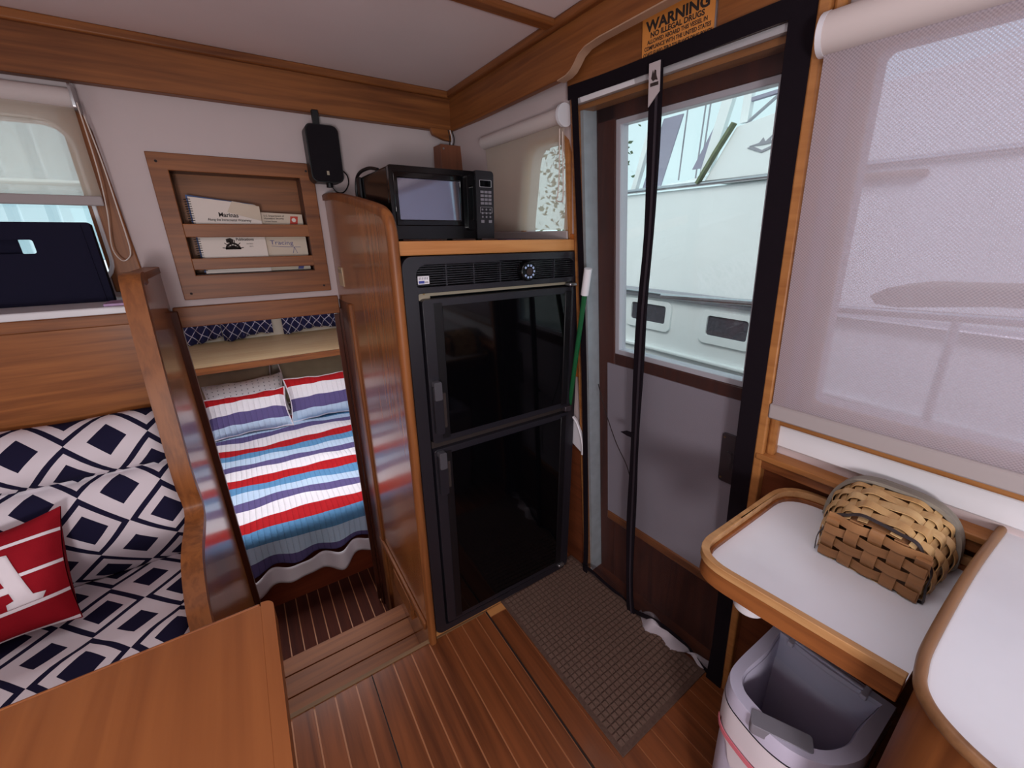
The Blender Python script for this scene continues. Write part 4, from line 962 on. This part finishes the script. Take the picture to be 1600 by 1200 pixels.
# ================================================================== DOORMAT
mt = thing('doormat', 'brown waffle-textured rubber-backed doormat in front of the door', 'mat', (-.12, -.3, 0))
c0, c1, c2, c3 = Vector((-.337, .012, .0015)), Vector((-.324, -.648, .0015)), Vector((.092, -.632, .0015)), Vector((.075, .028, .0015))
def mtp(u, v, z=0.): return c0.lerp(c3, u).lerp(c1.lerp(c2, u), v) + Vector((0, 0, z))
obj('backing', hexa(NB(), lambda u, v, n: mtp(u, v, n), (0, 1), (0, 1), (0, .004)), MATM, mt, bevel=.001)
nb_ = NB(); NU, NV = 20, 32
for i in range(NU):
    for j in range(NV):
        a, b = .035+.93*i/NU, .02+.96*j/NV
        hexa(nb_, lambda u, v, n: mtp(u, v, n), (a, a+.74*.93/NU), (b, b+.74*.96/NV), (.004, .0075))
obj('waffle_nub', nb_, MATN, mt, kind='stuff', smooth=0)

# ================================================================== COUNTERS
ct = thing('side_counter', 'white laminate side counter with rounded teak fiddle rail below the window', 'counter', (-.15, -.9, .70))
ZR = .822; ZL = .797
def cpoly(d, r):        # plan outline, d = inset
    # far-left (inboard, near door) corner and far-right (wall) corner rounded
    fl_, fr_, nl, nr = (-.352+d, -.745-d), (.055-d, -.735-d), (-.320+d, -1.058), (.071-d, -1.058)
    pts = [nl]
    def arc(p, a, b, r, n=8):
        p, a, b = Vector(p), Vector(a), Vector(b); da = (a-p).normalized(); db = (b-p).normalized(); s, e = p+da*r, p+db*r
        return [tuple((s*(1-t)**2+p*2*t*(1-t)+e*t*t)) for t in [k/n for k in range(n+1)]]
    pts += arc(fl_, nl, fr_, r); pts += arc(fr_, fl_, nr, r*1.15); pts.append(nr); return pts
OUTR, INR = cpoly(0, .075), cpoly(.013, .065)
obj('laminate_top', slab([cpoly(.012, .066)], XY(ZL), -.02, 0), LAM, ct)
obj('fiddle_rail', slab([OUTR + INR[::-1]], XY(ZR), -.016, 0), wood('pale_fiddle', srgb(146, 94, 58), srgb(194, 142, 98), 'Y', rough=.35), ct, bevel=.004, seg=3)
obj('apron', slab([cpoly(.003, .073) + cpoly(.018, .062)[::-1]], XY(ZR-.016), -.036, 0), TEAK_Y, ct, bevel=.002)
obj('underside', slab([cpoly(.018, .062)], XY(ZL-.022), -.006, 0), TEAK_Y, ct)
obj('cup_socket', cyl((-.256, -.834, .765), (-.256, -.834, .700), .030, 24, .0285), WHITEP, ct, bevel=.003, label='white round socket under the counter')
uc = thing('galley_counter', 'raised white galley counter with curved teak edge beside the basket counter', 'counter', (-.1, -1.6, 0))
ZU = .888
rail_path = smoothpath([(.085, -1.066, ZU), (-.10, -1.061, ZU), (-.30, -1.063, ZU), (-.365, -1.068, ZU), (-.402, -1.078, ZU), (-.430, -1.104, ZU), (-.448, -1.15, ZU), (-.458, -1.25, ZU), (-.46, -1.45, ZU), (-.46, -2.2, ZU)], 6)
obj('laminate_top', slab([[(p.x, p.y) for p in rail_path]+[(.13, -2.2), (.13, -1.066)]], XY(ZU-.002), -.006, 0), LAM, uc)
obj('edge_rail', tube(rail_path, .0085, 12, ry=.0065, upv=(0, 0, 1)), LIGHT_W if False else wood('worn_edge_teak', srgb(104, 68, 46), srgb(150, 104, 72), 'X', .4), uc, smooth=60)
fp = [(p.x+.008, p.y-.004) for p in rail_path[8:]]
obj('front_panel', slab([[(-.13, -1.069)]+fp+[(-.42, -2.2), (-.42, -1.25), (-.40, -1.13), (-.36, -1.095), (-.13, -1.085)]], XY(.02), 0, ZU-.027), TEAK_Z, uc, smooth=40)
obj('end_panel', box(-.13, .09, -1.085, -1.069, .02, ZU-.02), TEAK_Z, uc)

# ================================================================== BASKET
bs = thing('woven_basket', 'small woven splint basket lying on its side on the white counter', 'basket', (-.05, -.95, .797))
def sec(f, k, off=0.):
    """f 0..1 runs once round the D-shaped section, k 0 base .. 1 rim"""
    yc = -.9495+.0145*k*(1 if True else 0); yc = -.949+.0135*k
    a = .074+.024*k; h = .103+.010*k; zb = .7985+.004*k
    if f < .72:
        t = math.pi*f/.72; c, s = math.cos(t), math.sin(t); e = .62
        y = yc + a*math.copysign(abs(c)**e, c); z = zb + h*abs(s)**(e+.12)
        n = Vector((0, c/a, max(.0, s)/h)).normalized()
    else:
        t = (f-.72)/.28; y = yc - a + 2*a*t; z = zb; n = Vector((0, 0, -1)); off = min(off, .001)
    x = -.116+.146*k
    return Vector((x, y, z)) + n*off
NST = 14
core = grid(66, 6, lambda u, v: sec(u, .02+.96*v, -.004), thick=lambda u, v: sec(u, .02+.96*v, -.0055))
obj('inner_lining', core, ASHD, bs, smooth=60)
for i in range(NST):                                                    # upright stakes
    f = (i+.5)/NST
    pts = [sec(f, k, .0005) for k in np.linspace(0, 1, 7)]
    obj('stake', strip(pts, lambda j: (sec(f+.018, j/6, 0)-sec(f-.018, j/6, 0))*.5, lambda j: (sec(f, j/6, .001)-sec(f, j/6, 0))*.5+Vector((0, 0, 1e-5))), ASHS, bs, smooth=30)
rows = [(.055, .0042, SPL_BLACK), (.19, .0105, ASH), (.36, .0110, ASH), (.53, .0110, ASHS), (.70, .0105, ASHS), (.84, .007, ASH)]
for j, (k, hw, m_) in enumerate(rows):                                  # horizontal weavers
    nn = 132; fs = [q/nn for q in range(nn+1)]
    o_ = lambda f: .0024+(.003 if j == 0 else 0)+(.0022 if j == 0 else .0042)*math.sin(2*math.pi*(f*NST/2)+j*math.pi)
    pts = [sec(f, k, o_(f)) for f in fs]
    obj('weaver', strip(pts, lambda q: (sec(fs[q], k+.02, 0)-sec(fs[q], k-.02, 0)).normalized()*hw, lambda q: (sec(fs[q], k, o_(fs[q])+.0007)-sec(fs[q], k, o_(fs[q])))), m_, bs, smooth=50)
nn = 80
rp = [sec(.72*q/nn, 1.0, .004) for q in range(nn+1)]
obj('rim_band', strip([p+Vector((-.001, 0, .001)) for p in rp], Vector((.012, 0, 0)), lambda q: (sec(.72*q/nn, 1, .0035)-sec(.72*q/nn, 1, 0))), RIMG, bs, smooth=50)
obj('rim_band', strip([sec(.72*q/nn, .97, -.006)+Vector((.006, 0, 0)) for q in range(nn+1)], Vector((.008, 0, 0)), lambda q: (sec(.72*q/nn, 1, .0018)-sec(.72*q/nn, 1, 0))), RIMG, bs, smooth=50)
# woven base facing the room
ys = np.linspace(-.886, -1.013, 5); zs = np.linspace(.812, .885, 4)
for i, y in enumerate(ys):                                              # upright base splints
    top = .894-.012*abs(i-2)/2*(1 if i in (0, 4) else .3)
    pts = [Vector((-.1185+.0032*math.sin(math.pi*(z-.812)/(.885-.812)*3+math.pi/2+i*math.pi), y, z)) for z in np.linspace(.7995, top, 14)]
    pts += [Vector((-.115, y, top+.003))]
    obj('base_splint', strip(pts, Vector((0, .0100, 0)), Vector((.0006, 0, 0))), ASHD, bs, smooth=50)
for j, z in enumerate(zs):
    yy = np.linspace(-.876, -1.021, 26)
    pts = [Vector((-.1185-.0032*math.sin(math.pi*(ys[0]-y)/(ys[0]-ys[4])*4+math.pi/2+j*math.pi), y, z)) for y in yy]
    obj('base_splint', strip(pts, Vector((0, 0, .0088)), Vector((.0006, 0, 0))), ASHD, bs, smooth=50)

# ================================================================== WASTE BIN
wb_ = thing('waste_bin', 'white plastic waste bin with open top standing under the counter', 'waste bin', (-.17, -.93, 0))
def bring(z, sc=1., d=0.):
    # D-shaped plan: straight hinge side toward the wall, rounded front
    x0, x1, y0, y1 = -.045, -.305, -.822, -1.050; xc, yc = -.16, (y0+y1)/2
    pts = [(x0, y0), (x0, (y0+y1)/2), (x0, y1), (-.15, y1), (-.21, y1+.004), (-.265, y1+.030), (-.296, yc-.045), (x1, yc), (-.298, yc+.050), (-.285, y0-.028), (-.255, y0-.006), (-.21, y0), (-.13, y0)]
    P = []
    n = len(pts)
    for i in range(n):
        p0, p1, p2, p3 = [Vector(pts[(i+k) % n]) for k in (-1, 0, 1, 2)]
        st_ = i in (0, 1, 2, 12)
        for k in range(4):
            t = k/4
            P.append(p1.lerp(p2, t) if st_ else .5*((2*p1)+(p2-p0)*t+(2*p0-5*p1+4*p2-p3)*t*t+(3*p1-p0-3*p2+p3)*t**3))
    c = Vector((xc, yc))
    out = []
    for p in P:
        v = p-c; L_ = v.length; q = c + v*sc*(1-d/L_); out.append(Vector((q.x, q.y, z)))
    return out
def shell(rings, close_bottom=False):
    bm = NB(); R_ = [[bm.verts.new(p) for p in r] for r in rings]; n = len(R_[0])
    for A, B in zip(R_, R_[1:]):
        for k in range(n): bm.faces.new((A[k], A[(k+1) % n], B[(k+1) % n], B[k]))
    if close_bottom: bm.faces.new(R_[-1])
    return bm
obj('body', shell([bring(.455, .985), bring(.43, .975), bring(.25, .93), bring(.005, .85)], True), BINM, wb_, smooth=60)
obj('rim', shell([bring(.47, .97, .004), bring(.47, 1.005), bring(.495, 1.0), bring(.508, .985), bring(.508, .985, .024), bring(.495, .985, .030), bring(.44, .96, .03)]), BINM, wb_, smooth=50)
obj('lining', shell([bring(.50, .985, .029), bring(.40, .965, .03), bring(.20, .91, .03), bring(.06, .86, .03)], True), BINI, wb_, smooth=60)
bgr = [bring(.467, 1.01), bring(.44, 1.012), bring(.40, .998), bring(.36, .985)]
for i, p in enumerate(bgr[3]): p.z += .03*math.sin(i*.55)+.012*math.sin(i*1.7)
for i, p in enumerate(bgr[2]): p.z += .012*math.sin(i*.9)
bl_ = obj('liner_cuff', shell(bgr), BAG, wb_, smooth=60)
obj('drawstring', strip([p+Vector((-.003 if p.x < -.2 else 0, 0, .008)) for p in bring(.385, 1.006)][20:40], Vector((0, 0, .006)), Vector((.001, 0, 0))), BAGR, bl_)
obj('latch', slab([rrect(-.055, .045, -.017, .017, .006, 3)], lambda u, v, n: tuple(Vector((-.277, -.948, .506)) + Vector((.050, -.1, 0)).normalized()*u + Vector((.1, .05, 0)).normalized()*v + Vector((0, 0, n))), -.02, .004), BINH, wb_, bevel=.004)
for y in (-.868, -1.004):
    obj('hinge_notch', box(-.078, -.046, y-.006, y+.006, .500, .511), BINI, wb_, bevel=.002)
obj('hinge_bar', box(-.064, -.056, -1.000, -.872, .506, .512), BINM, wb_, bevel=.002)

# made-up ceiling plates to go with the added fill lights, out of frame
for (l, s, p, c), lab in zip(FILLS, ('invented white ceiling plate for the fill light in the aft saloon', 'invented white ceiling plate for the fill light over the saloon floor', 'invented white ceiling plate for the fill light over the berth')):
    tag(obj('fill_plate', slab([rrect(l[0]-s[0]/2-.02, l[0]+s[0]/2+.02, l[1]-s[1]/2-.02, l[1]+s[1]/2+.02, .03, 4)], XY(l[2]), .006, .03), WHITEP, loc=l), lab, 'fill light plate')
